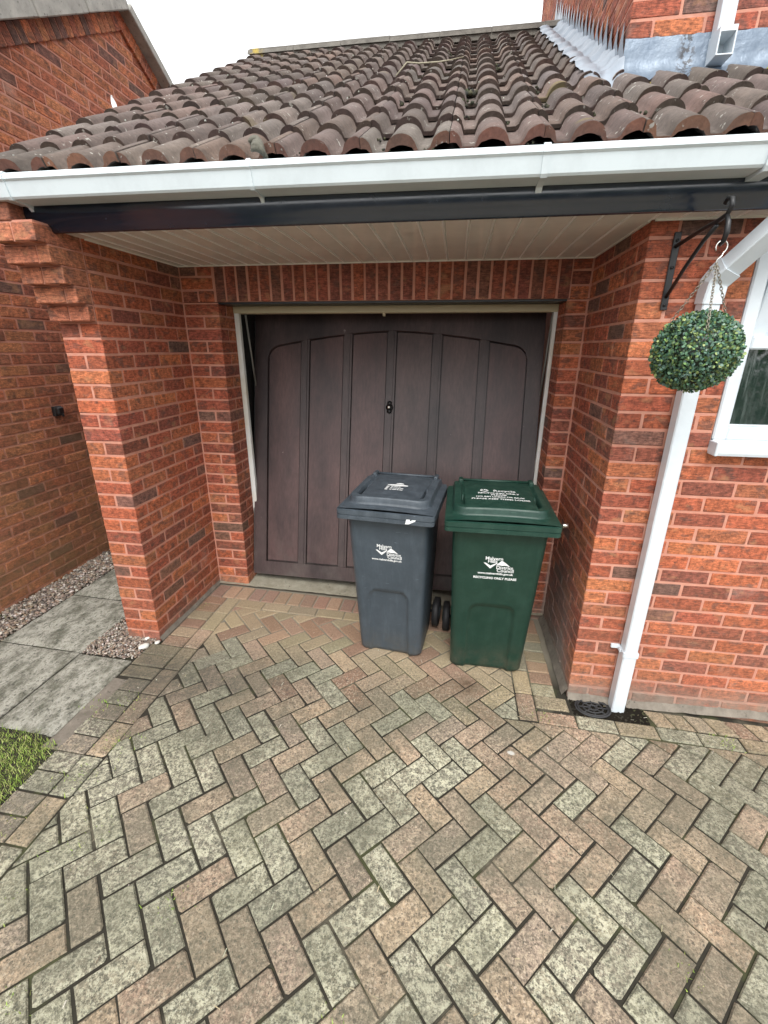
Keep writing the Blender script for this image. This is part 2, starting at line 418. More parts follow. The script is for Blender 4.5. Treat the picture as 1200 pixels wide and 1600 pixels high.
def leafm(name, rough=.45, tr=.0):
    t = NT(name, rough); return t.out(t.mix(t.tint(), t.ramp(t.noise(90, 3), [(.3, .8), (.7, 1.2)]), .6, 'MULTIPLY'))
M_LEAF = leafm("box_leaf", .38); M_GRASS = leafm("grass_blade", .6); M_HEDGE = leafm("hedge_leaf", .5)
M_STONE = tinted("pebble", .7, 120, .5, .3)
M_MOSS = tinted("moss", .95, 150, .6, .8, .004)
def glass():
    t = NT("window_glass", .03)
    st = t.ramp(t.noise(22, 5, .75, stretch=(3.2, 1, .22)), [(.50, 0.), (.75, 1.)])
    c = t.mix((.018, .03, .026), (.11, .14, .13), t.math('MULTIPLY', st, .6))
    t.b.inputs["Specular IOR Level"].default_value = 1.0; t.b.inputs["IOR"].default_value = 1.8
    t.bump(t.noise(3.5, 3), .03, .01)
    return t.out(c, t.math('ADD', t.math('MULTIPLY', st, .25), .03))
M_GLASS = glass()

# ------------------------------------------------------------------ ground, drive, path
g = MB(); L_ = 60
g.add([(x, y, gz(x)-.0075) for x, y in ((-L_, -L_), (L_, -L_), (L_, L_), (-L_, L_))], [(0, 1, 2, 3)])
tag(g.build("ground", M_SOIL), kind="structure")

def clip(poly, a, b, c):                 # keep a*x+b*y<=c
    out = []
    for i in range(len(poly)):
        p, q = poly[i], poly[(i+1) % len(poly)]
        dp, dq = a*p[0]+b*p[1]-c, a*q[0]+b*q[1]-c
        if dp <= 0: out.append(p)
        if dp*dq < 0:
            t = dp/(dp-dq); out.append((p[0]+(q[0]-p[0])*t, p[1]+(q[1]-p[1])*t))
    return out
def clip_rect(poly, x0, y0, x1, y1):
    for abc in ((1, 0, x1), (-1, 0, -x0), (0, 1, y1), (0, -1, -y0)):
        poly = clip(poly, *abc)
        if len(poly) < 3: return []
    return poly
def area(p): return .5*sum(p[i][0]*p[(i+1) % len(p)][1]-p[(i+1) % len(p)][0]*p[i][1] for i in range(len(p)))
def inset(poly, d):
    n = len(poly); out = []
    for i in range(n):
        p0, p1, p2 = (np.array(poly[k % n]) for k in (i-1, i, i+1))
        e1 = (p1-p0); e2 = (p2-p1); l1 = np.hypot(*e1); l2 = np.hypot(*e2)
        if l1 < 1e-6 or l2 < 1e-6: return None
        n1 = np.array((-e1[1], e1[0]))/l1; n2 = np.array((-e2[1], e2[0]))/l2
        k = 1+n1@n2
        if k < .05: return None
        out.append(p1+(n1+n2)*d/k)
    return out
PV_PINK = [(.36, .265, .185), (.345, .265, .19), (.40, .30, .205), (.31, .245, .18)]
PV_GREY = [(.28, .258, .185), (.305, .28, .20), (.25, .235, .175), (.32, .295, .21)]
PV_TAN = [(.32, .255, .165), (.35, .275, .175), (.29, .24, .155), (.34, .225, .15), (.27, .17, .115)]
def cy_(q): return sum(p[1] for p in q)/len(q)
def paver(mb, poly, joint=.0036, kind=None):
    if len(poly) < 3: return
    if area(poly) < 0: poly = poly[::-1]
    # drop near-duplicate points
    q = [poly[0]]
    for p in poly[1:]:
        if math.hypot(p[0]-q[-1][0], p[1]-q[-1][1]) > .006: q.append(p)
    if len(q) > 2 and math.hypot(q[0][0]-q[-1][0], q[0][1]-q[-1][1]) < .006: q.pop()
    if len(q) < 3 or area(q) < .0005: return
    if len(q) == 4 and area(q) > .008:                       # knocked-off corners
        qq = []
        for k in range(4):
            if rng.random() < .16:
                p0, p1, p2 = (np.array(q[m_ % 4]) for m_ in (k-1, k, k+1)); d0, d2 = rng.uniform(.006, .016, 2)
                qq += [tuple(p1+(p0-p1)/np.hypot(*(p0-p1))*d0), tuple(p1+(p2-p1)/np.hypot(*(p2-p1))*d2)]
            else: qq.append(q[k])
        q = qq
    jo = joint+rng.uniform(-.0012, .0026)*(1.0 if cy_(q) < -.2 else .4); a = inset(q, jo); b = inset(q, jo+rng.uniform(.004, .0065))
    if a is None or b is None or area(b) < .0001: return
    cx, cy = np.mean(q, 0)
    if kind is None:
        t = min(max((cy+.35)/.5, 0), 1)               # sheltered blocks keep their tan colour
        if rng.random() < t: pal = PV_TAN
        else: pal = PV_PINK if rng.random() < .52 else PV_GREY
    else: pal = kind
    col = jitc(pal[rng.integers(len(pal))], .1)
    ang = rng.uniform(0, 2*pi); tl = rng.uniform(0, .012); dz = rng.uniform(-.002, .002)
    fz = lambda p, h: gz(p[0])+h+dz+((p[0]-cx)*math.cos(ang)+(p[1]-cy)*math.sin(ang))*tl
    n = len(q); jit = rng.uniform(-.0018, .0018, (n, 2))
    a = [np.array(p)+j for p, j in zip(a, jit)]; b = [np.array(p)+j for p, j in zip(b, jit)]
    V = [(p[0], p[1], gz(p[0])-.03) for p in a]+[(p[0], p[1], fz(p, -.005)) for p in a]+[(p[0], p[1], fz(p, 0)) for p in b]
    F = []
    for k in range(2):
        for i in range(n): F.append((k*n+i, k*n+(i+1) % n, (k+1)*n+(i+1) % n, (k+1)*n+i))
    F.append(tuple(range(2*n, 3*n)))
    mb.add(V, F, col, 1 if col[1] > col[0]*.86 else 0)
dr = MB()
PIT, TH, A0, B0 = .0995, R(45.6), .1, .9
e1 = np.array((math.cos(TH), math.sin(TH))); e2 = np.array((-math.sin(TH), math.cos(TH)))
X_R = 2.19
for i in range(-70, 75):
    for j in range(-80, 30):
        d = (i+j) % 4
        if d == 0: w, h = 2, 1
        elif d == 2: w, h = 1, 2
        else: continue
        u0, v0 = (i+A0)*PIT, (j+B0)*PIT
        P = [tuple(e1*(u0+a*w*PIT)+e2*(v0+b*h*PIT)) for a, b in ((0, 0), (1, 0), (1, 1), (0, 1))]
        c = np.mean(P, 0)
        if not (.1 < c[0] < 5.6 and -4.2 < c[1] < .7): continue
        if c[1] > -.235 or c[0] < X_R-.2:
            if c[0] < X_R+.15:
                xs = [p[0] for p in P]; ys = [p[1] for p in P]
                if max(xs) <= X_R or max(ys) <= -.235: paver(dr, clip_rect(P, .268, -9, 9 if max(ys) <= -.235 else X_R, .47))
                else:
                    paver(dr, clip_rect(P, .268, -.235, X_R, .47)); paver(dr, clip_rect(P, .268, -9, 9, -.235))
            else: paver(dr, clip_rect(P, .268, -9, 9, -.235))
        else: paver(dr, clip_rect(P, .268, -9, 9, -.235))
def rect(mb, x0, y0, x1, y1, kind=None): paver(mb, [(x0, y0), (x1, y0), (x1, y1), (x0, y1)], .0035, kind)
def skew(mb, x0, y0, x1, y1, sx, kind=None): paver(mb, [(x0+sx, y0), (x1+sx, y0), (x1, y1), (x0, y1)], .0035, kind)
BORD = PV_GREY+[(.30, .25, .20)]; DARKB = [(.24, .205, .165), (.21, .185, .15), (.26, .23, .18)]
y = .572
while y > -4.2:                                             # left edge: a stretcher line and a header row
    if y > .55: pass
    rect(dr, .165, y-.2, .268, y); y -= .2
y = .572
while y > -4.2:
    rect(dr, (.02 if y < -.3 else -.045) if y < -.02 else .012, y-.1, .165, y, PV_TAN if y > -.25 else DARKB); y -= .1
x = .268
while x < X_R-.05: rect(dr, x, .47, min(x+.2, X_R), .572, PV_TAN); x += .2
x = .015
while x < 2.4:
    rect(dr, x, .572, x+.1, .745, [(.33, .20, .14), (.36, .24, .16), (.30, .19, .14)]); x += .1
y = .572
while y > -.2: rect(dr, X_R, max(y-.2, -.235), X_R+.1, y, PV_TAN+PV_GREY); y -= .2
y = .572
while y > -.1: rect(dr, X_R+.1, max(y-.1, -.142), 2.42 if y > .02 else 2.47, y, PV_TAN+PV_GREY[:1]); y -= .1
x = X_R+.1
while x < 5.6: rect(dr, x, -.235, x+.2, -.142, PV_TAN+PV_GREY*2); x += .2
x = 2.87
while x < 5.6: skew(dr, x, -.142, x+.1, -.03, .035, PV_TAN+[(.33, .27, .19)]); x += .1
tag(dr.build("driveway", [M_PAVER, M_PAVER_G]), kind="structure")

# path slabs
pa = MB()
def slab_box(x0, y0, x1, y1, dz=0):
    nu, nv = 14, 14; V = []
    xs = np.linspace(x0+.004, x1-.004, nu); ys = np.linspace(y0+.004, y1-.004, nv)
    for xx in xs:
        for yy in ys:
            e = min(xx-x0, x1-xx, yy-y0, y1-yy); V.append((xx, yy, gz(xx)+.004+dz-(.006 if e < .006 else 0)+rng.uniform(-.0015, .0015)))
    pa.grid(V, nu, nv)
    pa.box((x0+.004, y0+.004, gz(x0)-.05), (x1-.004, y1-.004, gz(x1)-.006))
ys_ = [-1.9, -1.33, -.77, -.2, .37, .94, 1.5, 2.1, 2.7]
for a, b in zip(ys_[:-1], ys_[1:]):
    if b > -.95: slab_box(-.95, a if a > -.95 else -.78, -.392, b)
slab_box(-.388, -.77, -.045, -.205, .001)
tag(pa.build("path", M_SLAB), kind="structure")
st = MB()                                                      # mortar fillet between path and drive
st.grid([(x, y, gz(x)-.004+rng.uniform(-.002, .002)) for y in np.linspace(-.83, -.2, 26) for i, x in enumerate((-.055, -.03, .0, .03))], 20, 4, flip=True)
tag(st.build("path_edging", M_HAUNCH), kind="structure")

# gravel
def ico(sub=2):
    import bmesh
    bm = bmesh.new(); bmesh.ops.create_icosphere(bm, subdivisions=sub, radius=1)
    V = np.array([v.co[:] for v in bm.verts]); F = [tuple(v.index for v in f.verts) for f in bm.faces]; bm.free(); return V, F
ICO1 = ico(1); ICO2 = ico(2)
PEB = [(.27, .215, .165), (.38, .33, .27), (.20, .155, .125), (.31, .22, .16), (.52, .48, .43), (.13, .11, .095), (.24, .195, .165)]
def pebble(mb, x, y, z, r, col=None, base=ICO1):
    V = base[0]*np.array((r, r*rng.uniform(.6, .95), r*rng.uniform(.4, .7)))*(1+rng.uniform(-.12, .12, (len(base[0]), 1)))
    a = rng.uniform(0, 2*pi); ca, sa = math.cos(a), math.sin(a); tx = rng.uniform(-.4, .4)
    V = np.stack([V[:, 0]*ca-V[:, 1]*sa, V[:, 0]*sa+V[:, 1]*ca, V[:, 2]+V[:, 0]*tx], 1)
    mb.add(V+(x, y, z), base[1], jitc(col if col is not None else PEB[rng.integers(len(PEB))], .15), 0, True)
gv = MB()
for _ in range(5200):
    yy = rng.uniform(-.9, 2.4) if rng.random() < .25 else rng.uniform(-.5, 1.3)
    xx = rng.uniform(-1.215, -.945); r = rng.uniform(.005, .0145)*(1 if rng.random() < .93 else 1.5)
    pebble(gv, xx, yy, gz(xx)-.006+rng.uniform(0, .02), r)
for _ in range(2300):
    xx = rng.uniform(-.385, -.03); yy = rng.uniform(-.2, .12)
    if xx > -.1 and yy < -.2+(.12-abs(xx+.0)*.0)*rng.uniform(0, .4): continue
    pebble(gv, xx, yy, gz(xx)-.004+rng.uniform(0, .016), rng.uniform(.004, .0095))
for _ in range(1100):
    xx = rng.uniform(-.385, -.215); yy = rng.uniform(.1, 1.2)
    pebble(gv, xx, yy, gz(xx)-.004+rng.uniform(0, .016), rng.uniform(.004, .0095))
tag(gv.build("gravel", M_STONE), "loose tan and grey gravel along the walls beside the path", "gravel", kind="stuff")
for k, (xx, yy, r, lb) in enumerate(((-.055, -.085, .034, "largest white stone lying at the foot of the brick pier"), (.0, -.03, .020, "small white stone touching the corner of the brick pier"), (-.085, -.01, .016, "smallest white stone on the gravel left of the brick pier"))):
    m = MB(); pebble(m, 0, 0, 0, r, (.72, .72, .68), ICO2); o = m.build("stone", M_STONE); o.location = (xx, yy, gz(xx)+.012); tag(o, lb, "stone", "white stones at the foot of the pier")

# lawn
lw = MB()
lw.add([(x, y, gz(x)-.005) for x, y in ((-6, -6), (.02, -6), (.02, -.80), (-6, -.80))], [(0, 1, 2, 3)])
tag(lw.build("lawn", M_SOIL), kind="structure")
gr = MB()
def blade(mb, x, y, z, h, w, col):
    a = rng.uniform(0, 2*pi); b = rng.uniform(0, 2*pi); l = rng.uniform(.2, .9)*h
    dx, dy = math.cos(a)*w, math.sin(a)*w; ox, oy = math.cos(b)*l, math.sin(b)*l
    mb.add([(x-dx, y-dy, z), (x+dx, y+dy, z), (x+dx*.7+ox*.4, y+dy*.7+oy*.4, z+h*.6), (x-dx*.7+ox*.4, y-dy*.7+oy*.4, z+h*.6), (x+ox, y+oy, z+h)], [(0, 1, 2, 3), (3, 2, 4)], col)
GRC = [(.24, .36, .06), (.30, .42, .08), (.37, .44, .12), (.19, .29, .05), (.42, .41, .17)]
for _ in range(20000):
    xx = .035-abs(rng.normal(0, .33)); yy = rng.uniform(-2.2, -.76)
    if xx > .015+.02*math.sin(yy*9) and rng.random() < .7: continue
    if yy > -.79 and (xx > -.12 or rng.random() < .5): continue
    blade(gr, xx, yy, gz(xx)-.012, rng.uniform(.012, .030), rng.uniform(.001, .002), jitc(GRC[rng.integers(5)], .15))
tag(gr.build("grass", M_GRASS), "short bright green lawn grass at the edge of the path", "grass", kind="stuff")
wd = MB()                                                      # sprigs of moss and weed in the joints
for cx, cy, n, s in ((.20, -.93, 60, .045), (.14, -1.35, 90, .06), (.33, -1.45, 50, .05), (-1.19, .0, 60, .04), (.05, .43, 25, .02), (.08, -1.2, 60, .06), (.6, -1.62, 40, .03), (3.2, -.2, 40, .03), (.27, -.75, 60, .05), (.45, -1.15, 50, .06), (.9, -1.3, 30, .03), (.17, -.5, 40, .04), (.02, -.55, 50, .05), (2.31, -.2, 25, .03), (1.5, -1.5, 25, .03), (2.6, -1.2, 20, .03)):
    for _ in range(n): xx = cx+rng.normal(0, s); yy = cy+rng.normal(0, s); blade(wd, xx, yy, gz(xx)-.006, rng.uniform(.008, .02), .002, jitc(GRC[rng.integers(4)], .2))
tag(wd.build("moss", M_GRASS), "tufts of green weed growing in the drive's joints", "weeds", kind="stuff")

# ------------------------------------------------------------------ the house (garage front)
house = empty("house", (1.2, 1.5, 0), "red brick house front with a garage recess under a tiled lean roof", "house")
BR = [(.42, .115, .052), (.37, .098, .048), (.34, .088, .047), (.46, .145, .062), (.30, .082, .048), (.40, .13, .06), (.26, .08, .05)]
BRD = [(.22, .10, .07), (.19, .095, .07), (.165, .09, .07)]
BR_H = BR; BR_N = [(.48, .165, .075), (.42, .135, .068), (.50, .19, .09), (.37, .125, .068), (.46, .175, .085), (.33, .115, .068)]
def bcol(dark=.14): return jitc(BRD[rng.integers(3)] if rng.random() < dark*.55 else BR[rng.integers(len(BR))], .13)
def cz(k): return (29.9-k)*.075                  # height of bed joint number k (counted down from the soffit)
D = .77; WX = 2.48; T = .1025
wall = MB()
def brick(mb, x0, y0, x1, y1, z0, z1, dark=.14, tint=None, jit=.0011):
    c = ((x0+x1)/2, (y0+y1)/2, (z0+z1)/2); h = ((x1-x0)/2, (y1-y0)/2, (z1-z0)/2)
    mb.cbox(c, h, .0035, None, tint or bcol(dark), 0, jit)
def run_x(mb, x0, x1, yf, z0, z1, phase, depth=T, sgn=1, dark=.14, holes=None):
    """bricks of a course along X, front face at yf, body going +Y"""
    x = x0-phase
    while x < x1-.02:
        a, b = max(x, x0), min(x+.215, x1); x += .225
        if b-a < .03: continue
        skip = False
        for h in (holes or []):
            if h[0] <= a and b <= h[1]: skip = True
            elif a < h[0] < b: b = h[0]
            elif a < h[1] < b: a = h[1]
        if skip: continue
        o = rng.uniform(-.0015, .0015)
        brick(mb, a, yf+o, b, yf+depth+o, z0, z1, dark)
def run_y(mb, y0, y1, xf, z0, z1, phase, out=1, dark=.14, top=None):
    """bricks of a course along Y, exposed face at x=xf facing +X (out=1) or -X (out=-1)"""
    y = y0-phase
    while y < y1-.02:
        a, b = max(y, y0), min(y+.215, y1); y += .225
        if b-a < .03: continue
        if top and top(a, b) < z1: continue
        o = rng.uniform(-.0015, .0015)
        if out > 0: brick(mb, xf-T+o, a, xf+o, b, z0, z1, dark)
        else: brick(mb, xf+o, a, xf+T+o, b, z0, z1, dark)
JZ = .0052
for k in range(-1, 32):
    zb, zt = cz(k+1)+JZ, cz(k)-JZ
    if zt > 2.25: zt = 2.25
    if zt-zb < .02: continue
    hd = (k % 2 == 1)
    low = gz(0)-.04
    if zb > low-.05 and k >= -1:
        # left pier (225 wide): stretcher or two headers at the front
        if hd:
            brick(wall, -.22, 0, -.1175, .215, zb, zt); brick(wall, -.1075, 0, -.0015, .215, zb, zt); run_y(wall, .225, D+.35, 0, zb, zt, 0 if k != 11 else .1)
        else:
            brick(wall, -.22, 0, 0, T, zb, zt); run_y(wall, T+.01, D+.35, 0, zb, zt, 0)
        run_y(wall, (.225 if hd else T+.01), 5.2, -.22, zb, zt, 0 if hd else .0, -1)
        # pilaster left of the door
        ph = 0
        if k < 3: 
            if hd: run_x(wall, .01, .222, D, zb, zt, 0)
            else: run_x(wall, .01, .222, D, zb, zt, .1125)
        else:
            if hd: brick(wall, .01, D, .243, D+T, zb, zt); brick(wall, .1405, D+T+.01, .243, D+.215, zb, zt)
            else: brick(wall, .01, D, .1305, D+.2, zb, zt); brick(wall, .1405, D, .243, D+.215, zb, zt)
        # pilaster right of the door
        x0 = 2.372 if k < 3 else 2.36
        if k < 3: brick(wall, x0, D, WX-.01, D+T, zb, zt)
        elif hd: brick(wall, x0, D, WX-.01, D+.215, zb, zt)
        else: brick(wall, x0, D, WX-.01, D+T, zb, zt); brick(wall, x0, D+T+.01, WX-.01, D+.215, zb, zt)
    # right wall: inner face x=2.48 facing -X, front face y=0
    win = [(2.885, 4.09)] if zb > 1.36 else ([(2.885, 4.09)] if zt > 1.385 else None)
    if hd: brick(wall, WX, 0, WX+.215, T, zb, zt); run_y(wall, T+.01, D+.35, WX, zb, zt, 0, -1); run_x(wall, WX+.225, 5.2, 0, zb, zt, 0, holes=win, dark=.2)
    else: brick(wall, WX, 0, WX+T, .215, zb, zt); run_y(wall, .225, D+.35, WX, zb, zt, 0, -1); run_x(wall, WX+T+.01, 5.2, 0, zb, zt, 0, holes=win, dark=.2)
# mortar cores, a few mm behind the brick faces
mo = .0028
for lo, hi in (((-.22+mo, mo, -.2), (-mo, 5.2, 2.25)), ((.0, D+mo, -.2), (.243-mo, D+.213, 2.02)), ((2.36+mo, D+mo, -.2), (WX+.01, D+.213, 2.02)),
               ((0, D+mo, 2.025), (WX+.01, D+.1, 2.26)),
               ((WX+mo, mo, -.2), (2.885, T-.004, 2.25)), ((WX+mo, T-.004, -.2), (WX+.09, 5.2, 2.6)), ((2.885, mo, -.2), (4.09, T-.004, 1.345)), ((4.09, mo, -.2), (5.2, T-.004, 2.25)), ((2.885, mo, 2.185), (4.09, T-.004, 2.25))):
    wall.box(lo, hi, mat=1)
wall.box((-.2, 5.1, -.2), (2.5, 5.2, 2.6), mat=1)
W_ob = wall.build("wall", [M_BRICK, M_MORT], house)
ln = MB()                                                      # soldier course over the garage door
x = .231; n_s = 29; stp = (2.372-.231)/n_s
for i in range(n_s):
    brick(ln, x+.0065+rng.uniform(-.001, .001), D+rng.uniform(-.002, .001), x+stp-.0065, D+T, 2.026, 2.229+rng.uniform(0, .004), tint=jitc([(.30, .085, .05), (.24, .075, .05), (.20, .075, .05), (.34, .10, .055)][rng.integers(4)], .12)); x += stp
ln.build("lintel", [M_BRICK, M_MORT], house)
lb = MB(); lb.box((.16, D+.012, 2.013), (2.43, D+.19, 2.0225)); lb.build("lintel_bar", M_IRON, house)
co = MB()                                                      # stepped corbel carrying the eaves at the left pier
for i, (k, yf) in enumerate(((4, -.052), (3, -.104), (2, -.156), (1, -.208), (0, -.262), (-1, -.262))):
    zb, zt = cz(k+1)+JZ*.6, cz(k)-JZ*.6
    if k == -1: zt = 2.335
    lt = (.42, .15, .08)
    if k == -1: brick(co, -.222, yf, -.098, -.012, zb, zt, tint=jitc((.25, .09, .05))); co.box((-.218, yf+.006, zb), (-.102, -.002, zt), mat=1); continue
    if k % 2 == 0: brick(co, -.222, yf, -.112, -.012, zb, zt, tint=jitc(lt)); brick(co, -.106, yf, -.001, -.012, zb, zt, tint=jitc(lt))
    else: brick(co, -.222, yf, -.125+.06, -.012, zb, zt, tint=jitc(lt)); brick(co, -.06, yf, -.001, -.012, zb, zt, tint=jitc(lt))
    co.box((-.218, yf+.006, zb), (-.005, -.002, zt+.008), mat=1)
co.build("corbel", [M_BRICK, M_MORT], house)
def haunch(V, a, b, flip=False):
    m = MB(); m.grid(V, a, b, flip=flip); m.build("cement_haunch", M_HAUNCH, house)
haunch([(WX+.003-u*.03-rng.uniform(0, .005)*u, yy, gz(WX)+.05*(1-u)+.002+rng.uniform(-.003, .003)) for yy in np.linspace(.0, D, 24) for u in (0, .5, 1)], 24, 3, True)
haunch([(xx, .002-u*.03, gz(xx)+.035*(1-u)-.006+.035*min(max((xx-2.8)/.6, 0), 1)+rng.uniform(-.003, .003)) for xx in np.linspace(WX, 5.2, 60) for u in (0, .5, 1)], 60, 3)
haunch([(-.003+u*.018, yy, .03*(1-u)+rng.uniform(-.002, .002)) for yy in np.linspace(.0, D, 20) for u in (0, .5, 1)], 20, 3)
ds = MB(); nx = 60
ds.grid([(x, y, gz(x)*.6+.012+.012*(y-.74)/.2+rng.uniform(-.004, .004)) for x in np.linspace(.01, 2.47, nx) for y in np.linspace(.742, 1.4, 16)], nx, 16)
ds.build("doorstep", M_CONC, house)
gf = MB(); gf.box((0, 1.4, -.1), (2.48, 5.1, -.02)); gf.build("garage_floor", M_CONC, house)

# door frame
DF = empty("door_frame", (1.3, 1.02, 0)); DF.parent = house; DF.location = (.1, -.48, 0)
for xc_, hw_ in ((.2615, .0175), (2.3475, .0115)):
    fr = MB(); fr.cbox((xc_, .992, 1.0), (hw_, .017, 1.0), .003); fr.build("frame_post", M_FRAME, DF)
hb = MB(); hb.cbox((1.301, 1.018, 1.992), (1.057, .05, .0215), .003, jit=.001); hb.cbox((1.277, .985, 1.962), (.008, .012, .012), .002); hb.build("frame_head", M_HEAD, DF)

# garage door, tipped inwards at the top
BL, TL, BRc, TR = (np.array(p) for p in ((.262, .874, .062), (.262, 1.325, 1.985), (2.335, .812, .068), (2.335, 1.263, 1.991)))
nrm = np.cross(BRc-BL, TL-BL); nrm /= np.linalg.norm(nrm); nrm = nrm if nrm[1] < 0 else -nrm
DW, DH = 2.073, 1.975
def dp(u, v, d):                                       # u,v metres on the door, d proud of the panel plane
    a, b = u/DW, v/DH
    return (BL*(1-a)+BRc*a)*(1-b)+(TL*(1-a)+TR*a)*b+nrm*d
door = MB()
def dpoly(u0, u1, v0, v1, d, nu=2, top=None, ch=.006, tint=(.80, .80, .82)):
    us = np.linspace(u0, u1, nu); rows = []
    for dd, o in ((-.02, 0), (d-ch, 0), (d, ch)):
        pass
    V = []; F = []
    def P(u, v, dd): V.append(dp(u, v, dd)); return len(V)-1
    tv = lambda u: top(u) if top else v1
    for i in range(nu-1):
        a, b = us[i], us[i+1]
        f = [P(a, v0, d), P(b, v0, d), P(b, tv(b), d), P(a, tv(a), d)]; F.append(tuple(f))
    # side walls
    for u, s in ((u0, -1), (u1, 1)):
        F.append((P(u, v0, -.01), P(u, tv(u), -.01), P(u, tv(u), d), P(u, v0, d)))
    F.append((P(u0, v0, -.01), P(u1, v0, -.01), P(u1, v0, d), P(u0, v0, d)))
    door.add(V, F, tint)
ST, MU = .10, .063; PW = (DW-2*ST-5*MU)/6
# back board with vertical joints at panels
V = [dp(0, 0, 0), dp(DW, 0, 0), dp(DW, DH, 0), dp(0, DH, 0)]+[dp(0, 0, -.03), dp(DW, 0, -.03), dp(DW, DH, -.03), dp(0, DH, -.03)]
door.add(V, [(0, 1, 2, 3), (7, 6, 5, 4), (0, 4, 5, 1), (1, 5, 6, 2), (2, 6, 7, 3), (3, 7, 4, 0)], (.5, .5, .5))
def arch(u):
    c = abs(u-DW/2)/(DW/2-ST); base = 1.85-.115*c**1.6
    e = (1-c)*(DW/2-ST)                                # rounded shoulders
    if e < .085: base -= .085-math.sqrt(max(.085**2-(.085-e)**2, 0))
    return base
d1 = .030
dpoly(0, ST, 0, DH, d1); dpoly(DW-ST, DW, 0, DH, d1); dpoly(ST, DW-ST, 0, .105, d1)
V = []; F = []; n_ = 121
for i, u in enumerate(np.linspace(ST, DW-ST, n_)):
    V += [dp(u, arch(u), d1), dp(u, DH, d1), dp(u, arch(u)-.006, .0), ]
for i in range(n_-1):
    a = i*3; b = a+3; F += [(a, b, b+1, a+1), (a+2, b+2, b, a)]
door.add(V, F, (.80, .80, .82))
for i in range(5):
    u0 = ST+PW+i*(PW+MU)
    um = u0+MU/2; dpoly(u0, u0+MU, .1, arch(um)+.02, .021); dpoly(u0+.016, u0+MU-.016, .1, arch(um)+.02, .027)
for i in range(6):
    u0 = ST+i*(PW+MU); dpoly(u0+.007, u0+PW-.007, .114, 0, .010, 14, lambda u: arch(u)-.010, tint=(1.1*rng.uniform(.92, 1.08), .97, .97))
DOOR = door.build("garage_door", M_DOOR, house)
hd_ = MB(); c = dp(DW/2, 1.30, .016)
for (du, dv, r, dd, mt) in ((0, 0, .026, .004, 0), (0, .03, .017, .004, 0), (0, -.026, .018, .006, 0)):
    cc = dp(DW/2+du, 1.315+dv, .0275); hd_.tube([cc, cc+nrm*dd], r, 14, mat=mt)
cc = dp(DW/2, 1.315, .031); hd_.tube([cc, cc+nrm*.02, cc+nrm*.024], [.011, .012, .008], 14, mat=1)
hd_.build("lock", [M_IRON, M_CHROME], DOOR)
am = MB()
am.tube([dp(-.004, .02, .012), dp(-.004, DH-.05, .012)], .009, 6); am.build("edge_rail", plain("grey_steel", (.16, .17, .17), .5, .15), DOOR)
M_DULL = plain("dull_steel", (.20, .19, .17), .5, .15)
for P_ in ([(.302, 1.03, 1.975), (.262, 1.20, 1.42)], [(2.334, 1.0, 1.97), (2.334, 1.12, 1.42)]):
    am = MB(); am.tube(P_, .007, 6); am.build("lift_arm", M_DULL, DOOR)
il = MB(); il.box((.02, 1.10, .0), (.20, 4.9, 2.2)); il.build("gap_darkener", M_DARK, house)  # added dark block that keeps the gap beside the door black

# soffit boards, fascia
so = MB()
x = -.02
xs_ = []
while x < 5.2:
    w = .1; a, b = x, x+w
    sprof = [(a, 2.2335), (a+.003, 2.2285), (b-.0115, 2.2285), (b-.0095, 2.2255), (b-.0035, 2.2255), (b-.0015, 2.234), (b, 2.234)]
    yb = D-.001 if b < WX+.01 else .0
    V = []
    for yy in (-.155, yb):
        for (xx, zz) in sprof: V.append((xx, yy, zz))
    n = len(sprof); F = [(k, n+k, n+k+1, k+1) for k in range(n-1)]
    so.add(V, F); so.m[-4:-1] = [1, 1, 1]; x += w  # strip beside each groove takes the painted-light colour
so.box((-.05, -.15, 2.236), (2.49, .80, 2.245)); so.box((2.49, -.15, 2.236), (5.2, .02, 2.245))
so.cbox((.5*WX, D-.006, 2.227), (WX/2, .005, .004), .001); so.cbox((WX-.006, D/2, 2.227), (.005, D/2-.012, .004), .001); so.cbox((.006, D/2, 2.227), (.005, D/2-.012, .004), .001)
so.cbox((3.84, -.006, 2.227), (1.35, .005, .004), .001)
SOF = so.build("soffit", [M_SOFF, M_GROOVE_LIT], house)
fa = MB(); pf = [(-.15, 2.40)]
pf = [(-.172, 2.40), (-.172, 2.345)]+[(-.172-.020*math.sin(pi*t)**.8, 2.340-.100*t) for t in np.linspace(.06, .94, 14)]+[(-.170, 2.236), (-.166, 2.222), (-.158, 2.216), (-.150, 2.216), (-.148, 2.24), (-.148, 2.40)]
fa.sweep(pf, [-.095, 1, 2, 3, 4, 5.2], smooth=True); FAS = fa.build("fascia", M_FASC, house)

